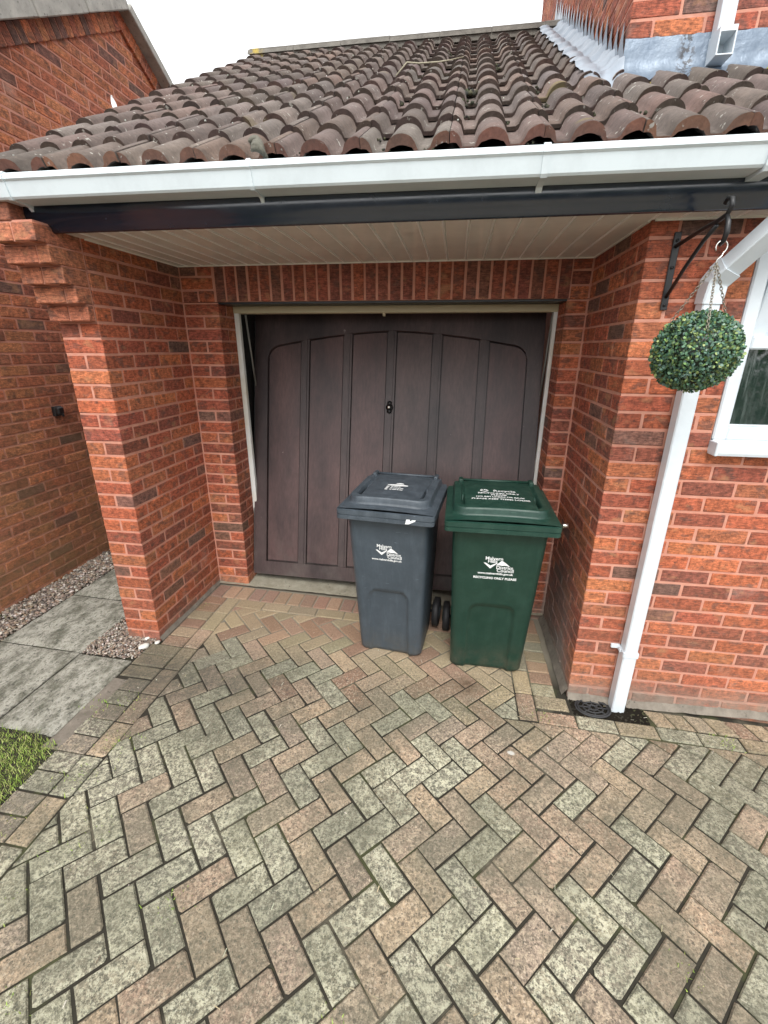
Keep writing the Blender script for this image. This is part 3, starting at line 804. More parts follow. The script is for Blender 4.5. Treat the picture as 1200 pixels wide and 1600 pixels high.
# gutter: square-line section with brackets
gu = MB()
gp = [(-.285, 2.405), (-.302, 2.405), (-.311, 2.397), (-.311, 2.383), (-.303, 2.376), (-.290, 2.328), (-.283, 2.321), (-.192, 2.321), (-.186, 2.327), (-.186, 2.405), (-.190, 2.405), (-.190, 2.330), (-.280, 2.330), (-.296, 2.380), (-.296, 2.398), (-.285, 2.398)]
def gsh(x): return -.010-.0035*max(x, 0)            # laid to a slight fall
gu.sweep(gp, [-.36, .5, 1.5, 2.7, 4, 5.2]); V_ = gu.v[0]; V_[:, 2] += np.array([gsh(x) for x in V_[:, 0]]); GUT = gu.build("gutter", M_GUT, house)
def strap(xc, w=.012, union=False):
    m = MB(); o = .004
    pr = [(-.286, 2.4095), (-.304, 2.4095), (-.3155, 2.399), (-.3155, 2.381), (-.3075, 2.374), (-.295, 2.326), (-.287, 2.3165), (-.25, 2.3165), (-.205, 2.312), (-.182, 2.290), (-.182, 2.3165), (-.19, 2.3205), (-.283, 2.3205), (-.2895, 2.328), (-.3025, 2.376), (-.3105, 2.383), (-.3105, 2.397), (-.302, 2.4055), (-.286, 2.4055)]
    m.sweep([(a, b+gsh(xc)) for a, b in pr], [xc-w/2, xc+w/2]); return m.build("gutter_bracket", M_GUT, GUT)
for xc in (-.05, .975, 2.015, 3.3, 4.4): strap(xc, .014 if xc != 2.015 else .022)
m = MB(); xc = 2.71
m.sweep([(y_*1.0, z_+gsh(xc)) for y_, z_ in [(-.286, 2.411), (-.305, 2.411), (-.318, 2.40), (-.318, 2.38), (-.310, 2.372), (-.297, 2.322), (-.288, 2.309), (-.188, 2.309), (-.183, 2.321), (-.283, 2.3205), (-.2895, 2.328), (-.3025, 2.376), (-.3105, 2.383), (-.3105, 2.397), (-.302, 2.4055), (-.286, 2.4055)]], [xc-.022, xc+.022])
m.build("gutter_union", M_GUT, GUT)
m = MB(); m.cbox((2.885, -.24, 2.302), (.040, .040, .016), .004); m.build("outlet", M_GUT, GUT)

# main downpipe
dpn = MB(); hs_ = .0335; px, py = 2.7295, -.0415
def sq_tube(mb, pts, h=hs_, ch=.005, ends=True):
    """square tube along 3-D points, mitred at the bends"""
    P = [np.array(p, float) for p in pts]; m = len(P); V = []
    T_ = [(P[i+1]-P[i])/np.linalg.norm(P[i+1]-P[i]) for i in range(m-1)]
    for i in range(m):
        t = T_[min(i, m-2)]; u = np.array((1, 0, 0))-t*t[0]; u /= np.linalg.norm(u); nn = np.cross(t, u)
        pl = T_[max(i-1, 0)]+T_[min(i, m-2)]; pl /= np.linalg.norm(pl)
        for du, dn in ((-h, -h+ch), (-h+ch, -h), (h-ch, -h), (h, -h+ch), (h, h-ch), (h-ch, h), (-h+ch, h), (-h, h-ch)):
            o = u*du+nn*dn; o = o-t*((o@pl)/(t@pl)); V.append(P[i]+o)
    F = []
    for i in range(m-1):
        for k in range(8): F.append((i*8+k, i*8+(k+1) % 8, (i+1)*8+(k+1) % 8, (i+1)*8+k))
    if ends: F.append(tuple(range(7, -1, -1))); F.append(tuple((m-1)*8+k for k in range(8)))
    mb.add(V, F)
def pz(*zs): return [(px, py, z) for z in zs]
KN, BR0, BR1, OUT = (px+.002, py-.004, 2.0), (px+.012, py-.016, 2.022), (2.862, -.205, 2.205), (2.885, -.24, 2.30)
sq_tube(dpn, pz(-.125, .27)); sq_tube(dpn, pz(.27, 1.955), hs_-.0012)
sq_tube(dpn, [(px, py, 1.925), KN, BR0], hs_+.0035)
d_ = np.array(BR1)-np.array(BR0); d_ /= np.linalg.norm(d_)
sq_tube(dpn, [np.array(BR0)-d_*.004, np.array(BR0)+d_*.040], hs_+.0055)
sq_tube(dpn, [np.array(BR0), BR1], hs_+.0005); sq_tube(dpn, [np.array(BR1)-d_*.03, np.array(BR1)+d_*.02, OUT], hs_+.004)
DP = dpn.build("downpipe", M_UPVC, house)
cl = MB(); sq_tube(cl, pz(.262, .288), hs_+.005); cl.cbox((2.672, -.012, .285), (.022, .007, .011), .002)
cl.cbox((2.687, -.028, .28), (.004, .02, .009), .002)
cl.build("pipe_clip", M_UPVC, DP)

# ------------------------------------------------------------------ roof
PIT_R = R(30.0); GA = .272; ROWS = 14; Y0, Z0 = -.205, 2.403; CW = .320; RP = .160
cr, sr = math.cos(PIT_R), math.sin(PIT_R)
def rp(x, s, h): return np.array((x, Y0+s*cr-h*sr, Z0+s*sr+h*cr))
def prof(x):                     # height of the rolls above the pan
    d = abs(((x-.081+RP/2) % RP)-RP/2); w = .056
    return .050*math.sqrt(max(1-(d/w)**2, 0))**.9 if d < w else 0.
XL = -.322
TC = [(.135, .100, .084), (.155, .120, .102), (.118, .09, .077), (.16, .112, .092), (.145, .118, .104), (.112, .087, .076)]
roof = MB(); NXT = 30; NS = 4
for r in range(ROWS):
    s0 = r*GA
    x_end = 5.2 if s0*cr+Y0 < D-.18 else WX-.01
    c = 0
    while XL+c*CW < x_end-.02:
        xa = XL+c*CW+.0945; xb = xa+CW-.0035                # joints sit on the flank of every second roll
        if c == 0: xa = XL
        xb = min(xb, x_end)
        ds_ = rng.uniform(-.008, .008); dh = rng.uniform(-.0025, .003); sk = rng.uniform(-.006, .006); col = jitc(TC[rng.integers(len(TC))], .14)
        xs = np.linspace(xa, xb, NXT); th = .020; ln_ = GA+.075
        top = []; ff = []
        V = []
        ej = rng.uniform(-.0022, .0022, NXT)
        for k, x in enumerate(xs):
            hh = prof(x-XL); skk = sk*(x-xa)/CW
            edge = .004 if k in (0, NXT-1) else 0
            for q in range(NS):
                t = q/(NS-1); V.append(rp(x, s0+ds_+skk+(ej[k] if q == 0 else 0)+t*ln_, hh+.024*(1-t)+dh-edge-.0012*(q == 0)))
            hb_ = max(hh-.021, -.0) if hh > .021 else hh*.0
            hb2 = hh-.030 if hh > .012 else -.015
            if r == 0: hb2 = max(hb2, -.012) if hh < .04 else hh-.034
            V.append(rp(x, s0+ds_+skk+ej[k]+.002, hb2+.024+dh-edge))       # front face bottom
            V.append(rp(x, s0+ds_+skk+.12, hb2+.018+dh-edge))
        st_ = NS+2; F = []; tt = []
        fc = jitc((.21, .095, .062), .3) if r == 0 else jitc((.075, .050, .041), .25)  # upper rows' front edges painted darker, shade put into the colour
        for k in range(NXT-1):
            a = k*st_; b = a+st_
            for q in range(NS-1): F.append((a+q, b+q, b+q+1, a+q+1)); tt.append(col)
            F.append((a, a+NS, b+NS, b)); tt.append(fc)
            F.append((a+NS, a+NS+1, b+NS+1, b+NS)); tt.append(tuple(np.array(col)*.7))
        for k in (0, NXT-1):
            a = k*st_; F.append((a, a+NS-1, a+NS+1, a+NS)); tt.append(col)
        roof.add(V, F, tt, 0, False)
        # smooth the tops only
        nf = len(F)
        for i in range(nf-2):
            if i % (NS+1) < NS-1: roof.sm[-nf+i] = True
        c += 1
# underlay closes the roof, back slope behind the ridge
SR = ROWS*GA+.02
A = [rp(XL+.03, .02, -.03), rp(5.2, .02, -.03), rp(5.2, 1.0, -.03), rp(WX+.02, 1.0, -.03), rp(WX+.02, SR, -.02), rp(XL+.03, SR, -.02)]
roof.add(A, [(0, 1, 2, 3, 4, 5)], (.03, .03, .03))
yr = Y0+SR*cr; zr = Z0+SR*sr
roof.add([(XL, yr, zr+.03), (WX, yr, zr+.03), (WX, 2*yr, zr+.03-yr*math.tan(PIT_R)), (XL, 2*yr, zr+.03-yr*math.tan(PIT_R))], [(0, 1, 2, 3)], (.15, .12, .11))
ROOF = roof.build("roof", M_TILE, house)
rd = MB(); x = XL-.01
while x < WX:
    xe = min(x+.447, WX); h0 = rng.uniform(-.004, .004)
    pr = [(-.125, -.045), (-.11, -.01), (-.04, .035), (0, .042), (.04, .035), (.11, -.01), (.125, -.045), (.0, .0)]
    rd.sweep([(yr+a, zr+.055+b+h0) for a, b in pr], [x, xe-.006], tint=jitc((1, 1, 1), .1)); x = xe
rd.box((XL+.01, yr-.11, zr-.03), (WX, yr+.11, zr+.05))
rd.build("ridge", M_RIDGE, ROOF)
vg = MB()
vg.add([rp(XL+.03, .03, -.05), rp(XL+.03, SR, -.05), rp(XL+.03, SR, .0), rp(XL+.03, .03, .0)], [(0, 1, 2, 3)]); 
vg.build("verge_board", M_CONC, ROOF)
# gable brick under the left verge
gb = MB(); gb.add([(-.215, -.02, 2.24), (-.215, yr, 2.24), (-.215, yr, zr-.03), (-.215, .0, Z0+.06)], [(0, 1, 2, 3)]); gb.build("gable", M_MORT, house); gb = MB(); gb.add([(WX+.06, D, 2.2), (WX+.06, yr, 2.2), (WX+.06, yr, zr), (WX+.06, D, 2.9)], [(3, 2, 1, 0)])
gb.build("gable", M_MORT, house)
ms = MB()
def clump(mb, x, s, h, n, rad, cols):
    for _ in range(n):
        p = rp(x+rng.normal(0, rad), s+rng.normal(0, rad*.8), h+abs(rng.normal(0, rad*.35)))
        r = rng.uniform(.3, .7)*rad*.7; mb.add(ICO1[0]*r*(1+rng.uniform(-.25, .25, (len(ICO1[0]), 1)))+p, ICO1[1], jitc(cols[rng.integers(len(cols))], .25), 0, True)
MC = [(.035, .035, .022), (.05, .05, .03), (.06, .065, .035), (.03, .028, .024)]
for x, s, n, rad in ((1.725, 1.06, 26, .03), (1.735, .78, 12, .02), (1.73, .5, 10, .015), (1.40, .18, 14, .014), (1.40, .92, 12, .018), (1.07, 1.25, 10, .018), (1.89, 1.9, 16, .02), (2.05, .62, 12, .018), (2.06, 1.0, 10, .02), (.75, .62, 10, .015), (2.38, .34, 14, .018), (.9, 2.2, 10, .02), (1.9, .33, 10, .014), (2.22, .4, 10, .015), (1.57, 2.8, 12, .02), (.42, .36, 8, .013), (1.24, .6, 8, .012)):
    clump(ms, x, s, .02, n, rad, MC)
for _ in range(60):
    xx = XL+.163*rng.integers(0, 17)+rng.uniform(-.02, .02); r_ = rng.integers(0, ROWS)
    if xx < 2.35: clump(ms, xx, r_*GA+.01, .02, 4, .011, MC)
for x, s in ((3.05, .92), (3.06, .86), (2.50, .86)): clump(ms, x, s, .03, 22, .022, [(.55, .42, .02), (.45, .36, .03)] if x > 3 else [(.25, .2, .03)])
for _ in range(120):
    xx = rng.uniform(XL, 2.4); s_ = rng.uniform(0, SR-.3); clump(ms, xx, s_, prof(xx-XL)+.012, 1, .010, [(.5, .5, .45)])
tag(ms.build("roof_moss", M_MOSS, ROOF), kind="stuff")

# upper house wall rising behind the lean-to roof, with lead flashings
up = MB(); zt_ = 3.14
k = 0
while zt_ < 5.6:
    zb, zt = zt_+JZ, zt_+.075-JZ
    if k % 2: brick(up, WX, D, WX+.215, D+T, zb, zt, .3); run_y(up, D+T+.01, 4.6, WX, zb, zt, 0, -1, .1); run_x(up, WX+.225, 5.2, D, zb, zt, 0, dark=.3)
    else: brick(up, WX, D, WX+T, D+.215, zb, zt, .3); run_y(up, D+.225, 4.6, WX, zb, zt, 0, -1, .1); run_x(up, WX+T+.01, 5.2, D, zb, zt, 0, dark=.3)
    zt_ += .075; k += 1
up.box((WX+mo, D+mo, 2.3), (5.2, 4.6, 5.6), mat=1)
up.build("upper_wall", [M_BRICK, M_MORT], house)
fh = MB()
def tile_h(x, s):                # height of the tiled surface, lead is dressed into it softly
    return prof(x-XL)+.012+.027*(1-((s % GA)/GA))*.8
nu, nv = 110, 9; V = []
s_a = (D-Y0)/cr
for i in range(nu):
    s = s_a-.06+(SR-.03-s_a)*i/(nu-1)
    for j in range(nv):
        t = j/(nv-1); x = WX-.195+.185*t
        rf = .010*math.sin(i*1.25+t*3)+rng.uniform(-.004, .004)
        wv = (.028*(1-((s % GA)/GA)))
        hh_ = max(prof(x-XL)*.75, .0)+.030+wv*.6+rf*(.4+.6*t)+.02*t
        if i < 3: hh_ = hh_*(i/3)+(prof(x-XL)*.8+.004)*(1-i/3)
        V.append(rp(x+(.008*math.sin(i*.9) if j == 0 else 0), s-(.03 if i == 0 else 0), hh_))
fh.grid(V, nu, nv)
# upstand with saw-tooth stepped top
V = []; F = []; tw = .128; s = s_a-.0
yy = D-.012
def zs(y): return Z0+(y-Y0)*math.tan(PIT_R)
while yy < 3.3:
    b = len(V); z0_ = zs(yy)+.02; z1_ = zs(yy+tw)+.02
    h_ = .235+rng.uniform(-.02, .02); wv = WX-.006-rng.uniform(0, .006)
    V += [(WX-.010, yy, z0_), (wv, yy+tw, z1_), (wv, yy+tw, z1_+.10), (wv, yy+tw*.62, z0_+h_+.03), (WX-.012, yy+tw*.30, z0_+h_*.72), (WX-.010, yy, z0_+.10)]
    F.append(tuple(b+q for q in (5, 4, 3, 2, 1, 0))); yy += tw*.985
fh.add(V, F)
fh.build("flashing", M_LEAD2, house)
ap = MB(); nu = 120; prz = [(-.010, 3.143), (-.013, 3.12), (-.014, 3.06), (-.02, 3.015), (-.06, 2.995), (-.10, 2.975)]
V = []
for i in range(nu):
    x = WX-.012+(5.2-WX)*i/(nu-1); seam = .004*(i % 24 == 0)
    for j, (dy, z) in enumerate(prz):
        zz = z+rng.uniform(-.003, .003) if j < 4 else rp(x, (D+dy-Y0)/cr, 0)[2]+.035+prof(x-XL)*.55+.01*math.sin(x*40)*.3
        V.append((x, D+dy-seam+rng.uniform(-.0015, .0015), zz))
ap.grid(V, nu, len(prz), flip=True)
ap.build("flashing", M_LEAD, house)
# small downpipe on the upper wall, ending in an open shoe
px_, h = 2.877, .0325
ud = MB(); wv = .004
def sq_open(mb, x0, y0, z0, x1, y1, z1):
    mb.cbox(((x0+x1)/2, (y0+y1)/2, (z0+z1)/2), ((x1-x0)/2, (y1-y0)/2, (z1-z0)/2), .004)
sq_open(ud, px_-h, .695, 3.10, px_+h, .76, 5.6)
# shoe: four walls leaving a square mouth facing outwards and down
xo0, xo1, yo0, yo1, zo0, zo1 = px_-h-.004, px_+h+.004, .655, .762, 3.010, 3.115
ud.cbox((xo0+.003, (yo0+yo1)/2, (zo0+zo1)/2), (.003, (yo1-yo0)/2, (zo1-zo0)/2), .001); ud.cbox((xo1-.003, (yo0+yo1)/2, (zo0+zo1)/2), (.003, (yo1-yo0)/2, (zo1-zo0)/2), .001)
ud.cbox((px_, (yo0+yo1)/2, zo0+.003), (h, (yo1-yo0)/2, .003), .001); ud.cbox((px_, (yo0+yo1)/2, zo1-.011), (h, (yo1-yo0)/2, .011), .001)
ud.cbox((px_, yo1-.004, (zo0+zo1)/2), (h, .003, (zo1-zo0)/2-.004), .001)
ud.build("upper_downpipe", M_UPVC, house)

# window
wi = MB()
X0, X1, ZB, ZT = 2.887, 4.09, 1.384, 2.19
def bar(mb, x0, x1, z0, z1, y0, y1, ch=.006): mb.cbox(((x0+x1)/2, (y0+y1)/2, (z0+z1)/2), ((x1-x0)/2, (y1-y0)/2, (z1-z0)/2), ch)
bar(wi, X0, X0+.055, ZB, ZT, -.008, .06); bar(wi, X1-.055, X1, ZB, ZT, -.008, .06); bar(wi, X0+.055, X1-.055, ZB, ZB+.058, -.006, .058); bar(wi, X0+.055, X1-.055, ZT-.05, ZT, -.006, .058); bar(wi, X0+.055, X1-.055, 1.757, 1.808, -.010, .058)
bar(wi, X0+.055, X1-.055, ZB+.058, ZB+.066, .012, .05, .003); bar(wi, X0+.055, X0+.062, ZB+.066, 1.757, .012, .05, .003)
WIN = wi.build("window", M_UPVC, house)
sl = MB(); sl.sweep([(-.062, 1.336), (-.062, 1.350), (-.052, 1.362), (-.01, 1.372), (-.005, 1.386), (.06, 1.386), (.06, 1.325), (-.02, 1.325), (-.045, 1.322), (-.058, 1.324)], [2.892, 4.11]); sl.cbox((2.889, -.028, 1.352), (.006, .036, .03), .003); sl.build("sill", M_UPVC, WIN)
gl = MB(); bar(gl, X0+.05, X1-.05, ZB+.05, 1.765, .026, .034, .001); gl.build("glass", M_GLASS, WIN)
sa = MB()                                                 # top-hung vent standing slightly open
ang = R(11); ztop = 2.165
Mx = np.array([[1, 0, 0], [0, math.cos(ang), -math.sin(ang)], [0, math.sin(ang), math.cos(ang)]])
def sash(mb, x0, x1, d0, d1, y0, y1, ch=.005):      # d measured down from the hinge
    c = np.array(((x0+x1)/2, (y0+y1)/2, -(d0+d1)/2)); c2 = Mx@c
    mb.cbox(c2+np.array((0, -.005, ztop)), ((x1-x0)/2, (y1-y0)/2, (d1-d0)/2), ch, Mx)
SX0, SX1, SH = X0+.065, X1-.06, .362
sash(sa, SX0, SX0+.062, 0, SH, -.028, .02); sash(sa, SX1-.062, SX1, 0, SH, -.028, .02); sash(sa, SX0+.062, SX1-.062, SH-.062, SH, -.027, .019); sash(sa, SX0+.062, SX1-.062, 0, .06, -.027, .019)
sa.build("sash", M_UPVC, WIN)
sg = MB(); sash(sg, SX0+.055, SX1-.055, .05, SH-.05, -.008, .0, .001); sg.build("glass", M_GLASS, WIN)
ib = MB(); ib.box((X0+.01, .10, 1.30), (X1-.01, .55, 2.2)); 
ib.build("room", M_DARK, WIN)

# ------------------------------------------------------------------ neighbour's gable on the left
nb = empty("neighbour_house", (-1.22, 2.7, 0), "neighbouring brown brick gable wall with pale verge, seen past the pier on the left", "house")
NX, YA, ZA, SL = -1.222, 2.41, 4.395, math.tan(R(29.5))
def gtop(a, b): return ZA-SL*max(abs(a-YA), abs(b-YA))
BR = BR_N
nw = MB(); z = -.091+.0; k = 0
while z < 4.4:
    run_y(nw, -2.4, 7.6, NX, z+JZ, z+.075-JZ, (k % 2)*.1125, 1, .12, top=lambda a, b: gtop(a, b)+.03); z += .075; k += 1
nw.add([(NX-mo, -2.4, -.3), (NX-mo, 7.6, -.3), (NX-mo, 7.6, gtop(7.6, 7.6)), (NX-mo, YA, ZA), (NX-mo, -2.4, gtop(-2.4, -2.4))], [(0, 1, 2, 3, 4)], mat=1)
nw.add([(NX-.1, -2.4, -.3), (NX-.1, 7.6, -.3), (NX-.1, 7.6, gtop(7.6, 7.6)), (NX-.1, YA, ZA), (NX-.1, -2.4, gtop(-2.4, -2.4))], [(4, 3, 2, 1, 0)], mat=1)
nw.build("wall", [M_BRICK2, M_MORT2], nb)
nv_ = MB()                                          # raking band of bricks standing proud, then the pale undercloak
for sg in (-1, 1):
    n = 70
    for i in range(n):
        t = (i+.5)*.075; yc = YA+sg*t*math.cos(R(29.5)); zc = ZA-t*math.sin(R(29.5))
        a = -sg*R(29.5); M = np.array([[1, 0, 0], [0, math.cos(a), -math.sin(a)], [0, math.sin(a), math.cos(a)]])
        nv_.cbox(np.array((NX-.028, yc, zc))+M@np.array((0, 0, -.055)), (.052, .0335, .055), .003, M, bcol(.25), 0, .001)
    a = -sg*R(29.5); M = np.array([[1, 0, 0], [0, math.cos(a), -math.sin(a)], [0, math.sin(a), math.cos(a)]])
    t = 2.63; nv_.cbox(np.array((NX-.032, YA+sg*t*math.cos(R(29.5)), ZA-t*math.sin(R(29.5))))+M@np.array((0, 0, -.055)), (.052, 2.63, .05), .002, M, (1, 1, 1), 1)
nv_.build("gable_band", [M_BRICK2, M_MORT2], nb)
BR = BR_H
nr = MB()
for sg in (-1, 1):
    a = -sg*R(29.5); M = np.array([[1, 0, 0], [0, math.cos(a), -math.sin(a)], [0, math.sin(a), math.cos(a)]])
    for i in range(9):
        t = .30+i*.60; hh_ = .066 if sg < 0 else .034; off = hh_+rng.uniform(-.003, .003)
        c = np.array((NX-.06+.08, YA+sg*t*math.cos(R(29.5)), ZA-t*math.sin(R(29.5))))+M@np.array((0, 0, off))
        nr.cbox(c, (.10+rng.uniform(0, .008), .298, hh_), .006, M, jitc((1, 1, 1), .1), 0, .002)
nr.build("verge", M_VERGE, nb)
nt = MB()
for sg in (-1, 1):
    a = -sg*R(29.5); M = np.array([[1, 0, 0], [0, math.cos(a), -math.sin(a)], [0, math.sin(a), math.cos(a)]])
    for i in range(17):
        t = .16+i*.31
        c = np.array((NX-1.6, YA+sg*t*math.cos(R(29.5)), ZA-t*math.sin(R(29.5))))+M@np.array((0, 0, .155 if sg < 0 else .09))
        M2 = M@np.array([[1, 0, 0], [0, math.cos(sg*.05), -math.sin(sg*.05)], [0, math.sin(sg*.05), math.cos(sg*.05)]])
        nt.cbox(c, (1.66, .175, .014), .003, M2, jitc((.32, .15, .12), .15))
nt.build("roof", M_TILE, nb)

bx = empty("wall_box", (NX, .885, 1.29), "small black outdoor box fixed to the neighbour's brown brick wall", "wall box")
m = MB(); m.cbox((NX+.012, .885, 1.295), (.014, .036, .036), .004); m.build("backplate", M_IRON, bx)
m = MB(); m.cbox((NX+.042, .875, 1.30), (.018, .028, .027), .008); m.tube([(NX+.05, .885, 1.285), (NX+.058, .885, 1.255)], .008, 8); m.build("cover", M_IRON, bx)

# ------------------------------------------------------------------ drain grid beside the downpipe
dg = empty("drain_grid", (2.61, -.07, gz(2.6)-.02), "round dark plastic drain grid at the foot of the white downpipe", "drain")
m = MB(); zc_ = gz(2.6)-.001; cx, cy = 2.602, -.068
m.grid([(x_, y_, gz(x_)-.004+(rng.uniform(-.007, .004) if abs(x_-cx) > .09 or abs(y_-cy) > .07 else -.002)) for x_ in np.linspace(2.485, 2.875, 40) for y_ in np.linspace(-.141, -.015, 14)], 40, 14)
m.build("gully", plain("gully_dirt", (.014, .012, .009), .95, .6, 90, .9, spec=.1), dg)
m = MB()
for r in (.022, .045, .068): m.tube([(cx+r*1.15*math.cos(a), cy+r*.85*math.sin(a), zc_) for a in np.linspace(0, 2*pi, 29)[:-1]], .0042, 6, closed=True)
for a in np.linspace(0, 2*pi, 9)[:-1]: m.tube([(cx+.012*math.cos(a), cy+.010*math.sin(a), zc_), (cx+.076*math.cos(a), cy+.056*math.sin(a), zc_)], .0038, 6)
m.tube([(cx+.078*1.15*math.cos(a), cy+.066*math.sin(a), zc_-.003) for a in np.linspace(0, 2*pi, 29)[:-1]], .006, 6, closed=True)
m.build("grid", plain("drain_plastic", (.028, .029, .031), .6, .2), dg)

# ------------------------------------------------------------------ hanging bracket and topiary ball
bk = empty("hanging_bracket", (2.582, 0, 2.04), "black iron hanging-basket bracket screwed to the brick wall", "bracket")
m = MB(); m.cbox((2.582, -.006, 2.045), (.013, .004, .139), .002)
for z in (2.155, 2.06, 1.925): m.tube([(2.582, -.009, z), (2.582, -.014, z)], .006, 8)
m.build("wall_plate", M_IRON, bk)
m = MB(); m.tube([(2.582, -.01, 2.135), (2.585, -.20, 2.152), (2.59, -.30, 2.158), (2.592, -.335, 2.165), (2.593, -.352, 2.185), (2.592, -.345, 2.205), (2.590, -.325, 2.212), (2.589, -.312, 2.20)], .0075, 8)
m.build("arm", M_IRON, bk)
m = MB(); m.tube([(2.582, -.012, 1.955), (2.583, -.12, 2.04), (2.587, -.22, 2.112), (2.590, -.285, 2.145)], .007, 8)
m.tube([(2.592, -.335, 2.165), (2.592, -.352, 2.14), (2.592, -.358, 2.112), (2.592, -.35, 2.088), (2.591, -.335, 2.08), (2.590, -.325, 2.09)], [.006, .008, .009, .008, .007, .005], 8)
m.build("brace", M_IRON, bk)
BC = np.array((2.582, -.352, 1.748))
bl = empty("topiary_ball", tuple(BC), "green artificial topiary ball hanging on chains from the black bracket", "topiary ball")
m = MB(); RB = .126
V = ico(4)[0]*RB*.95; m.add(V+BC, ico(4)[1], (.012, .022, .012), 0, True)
LC = [(.085, .175, .11), (.11, .22, .12), (.065, .145, .105), (.17, .27, .09), (.27, .34, .12), (.13, .21, .17), (.05, .105, .07)]
for i in range(5600):
    zz = 1-2*(i+.5)/5600; ph = i*2.399963; rr = math.sqrt(1-zz*zz)
    nn = np.array((rr*math.cos(ph), rr*math.sin(ph), zz))+rng.normal(0, .03, 3); nn /= np.linalg.norm(nn)
    p = BC+nn*np.array((1.02, 1.02, .98))*RB*rng.uniform(.93, 1.06)
    a = rng.normal(0, 1, 3); a /= np.linalg.norm(a); up_ = nn*rng.uniform(.25, .9)+a*.8; up_ /= np.linalg.norm(up_)
    sd_ = np.cross(up_, nn+rng.normal(0, .25, 3)); sd_ /= np.linalg.norm(sd_); nr_ = np.cross(sd_, up_)
    L = rng.uniform(.0085, .0128); w = L*rng.uniform(.38, .52)
    pts = [p, p+up_*L*.35+sd_*w-nr_*.0015, p+up_*L*.75+sd_*w*.85, p+up_*L, p+up_*L*.75-sd_*w*.85, p+up_*L*.35-sd_*w-nr_*.0015]
    m.add(pts, [(0, 1, 2, 3), (0, 3, 4, 5)], jitc(LC[rng.integers(len(LC))], .2))
m.build("foliage", M_LEAF, bl)
hx, hy, hz = 2.592, -.352, 2.082
m = MB(); pts = []
for a in np.linspace(R(-60), R(215), 16): pts.append((hx+.019*math.cos(a)*.9, hy+.006, hz-.012+.019*math.sin(a)))
pts = pts[::-1]; pts += [(hx+.004, hy, hz-.038), (hx-.006, hy, hz-.048), (hx-.010, hy, hz-.058), (hx-.004, hy, hz-.064)]
m.tube(pts, .0023, 8); m.build("hook", M_CHROME, bl)
c0 = np.array((hx-.006, hy, hz-.060))
def chain(end):
    m = MB(); end = np.array(end); L = np.linalg.norm(end-c0); n = int(L/.0105); d = (end-c0)/L
    h = np.array((0, 1, 0.)); u = np.cross(d, h); u /= np.linalg.norm(u); v = np.cross(d, u)
    for i in range(n):
        c = c0+d*L*(i+.5)/n; w = u if i % 2 else v
        m.tube([c+d*.0078*math.cos(a)+w*.0042*math.sin(a) for a in np.linspace(0, 2*pi, 11)[:-1]], .0012, 5, closed=True)
    return m.build("chain", M_CHAIN, bl)
for dx_, dy_, dz_ in ((.085, .02, .105), (-.088, .03, .100), (-.03, -.112, .062)): chain(BC+np.array((dx_, dy_, dz_)))

# ------------------------------------------------------------------ wheelie bins
def text_mesh(body, size, bold=0.0, align='CENTER'):
    cu = bpy.data.curves.new("lettering", 'FONT'); cu.body = body; cu.size = size; cu.align_x = align; cu.align_y = 'CENTER'; cu.offset = bold; cu.resolution_u = 2; cu.space_line = .8
    o = bpy.data.objects.new("tmp", cu); COL.objects.link(o); dgp = bpy.context.evaluated_depsgraph_get()
    me = bpy.data.meshes.new_from_object(o.evaluated_get(dgp)); V = np.array([v.co[:] for v in me.vertices]); F = [tuple(p.vertices) for p in me.polygons]
    bpy.data.objects.remove(o); bpy.data.meshes.remove(me); bpy.data.curves.remove(cu); return V, F
def sstep(a, b, x): t = np.clip((x-a)/(b-a), 0, 1); return t*t*(3-2*t)
def rrect(hx, hy, r, n=10, fr=44):
    """rounded rectangle outline, dense along the front (-y) side"""
    P = []
    for x in np.linspace(-hx+r, hx-r, fr): P.append((x, -hy))
    for cx, cy, a0 in ((hx-r, -hy+r, -90), (hx-r, hy-r, 0), (-hx+r, hy-r, 90), (-hx+r, -hy+r, 180)):
        for k in range(1, n): a = R(a0+90*k/n); P.append((cx+r*math.cos(a), cy+r*math.sin(a)))
        if a0 in (0,): 
            for x in np.linspace(hx-r, -hx+r, 8): P.append((x, hy))
        if a0 in (-90,): P.append((hx, hy-r-.001)) if False else None
    return P
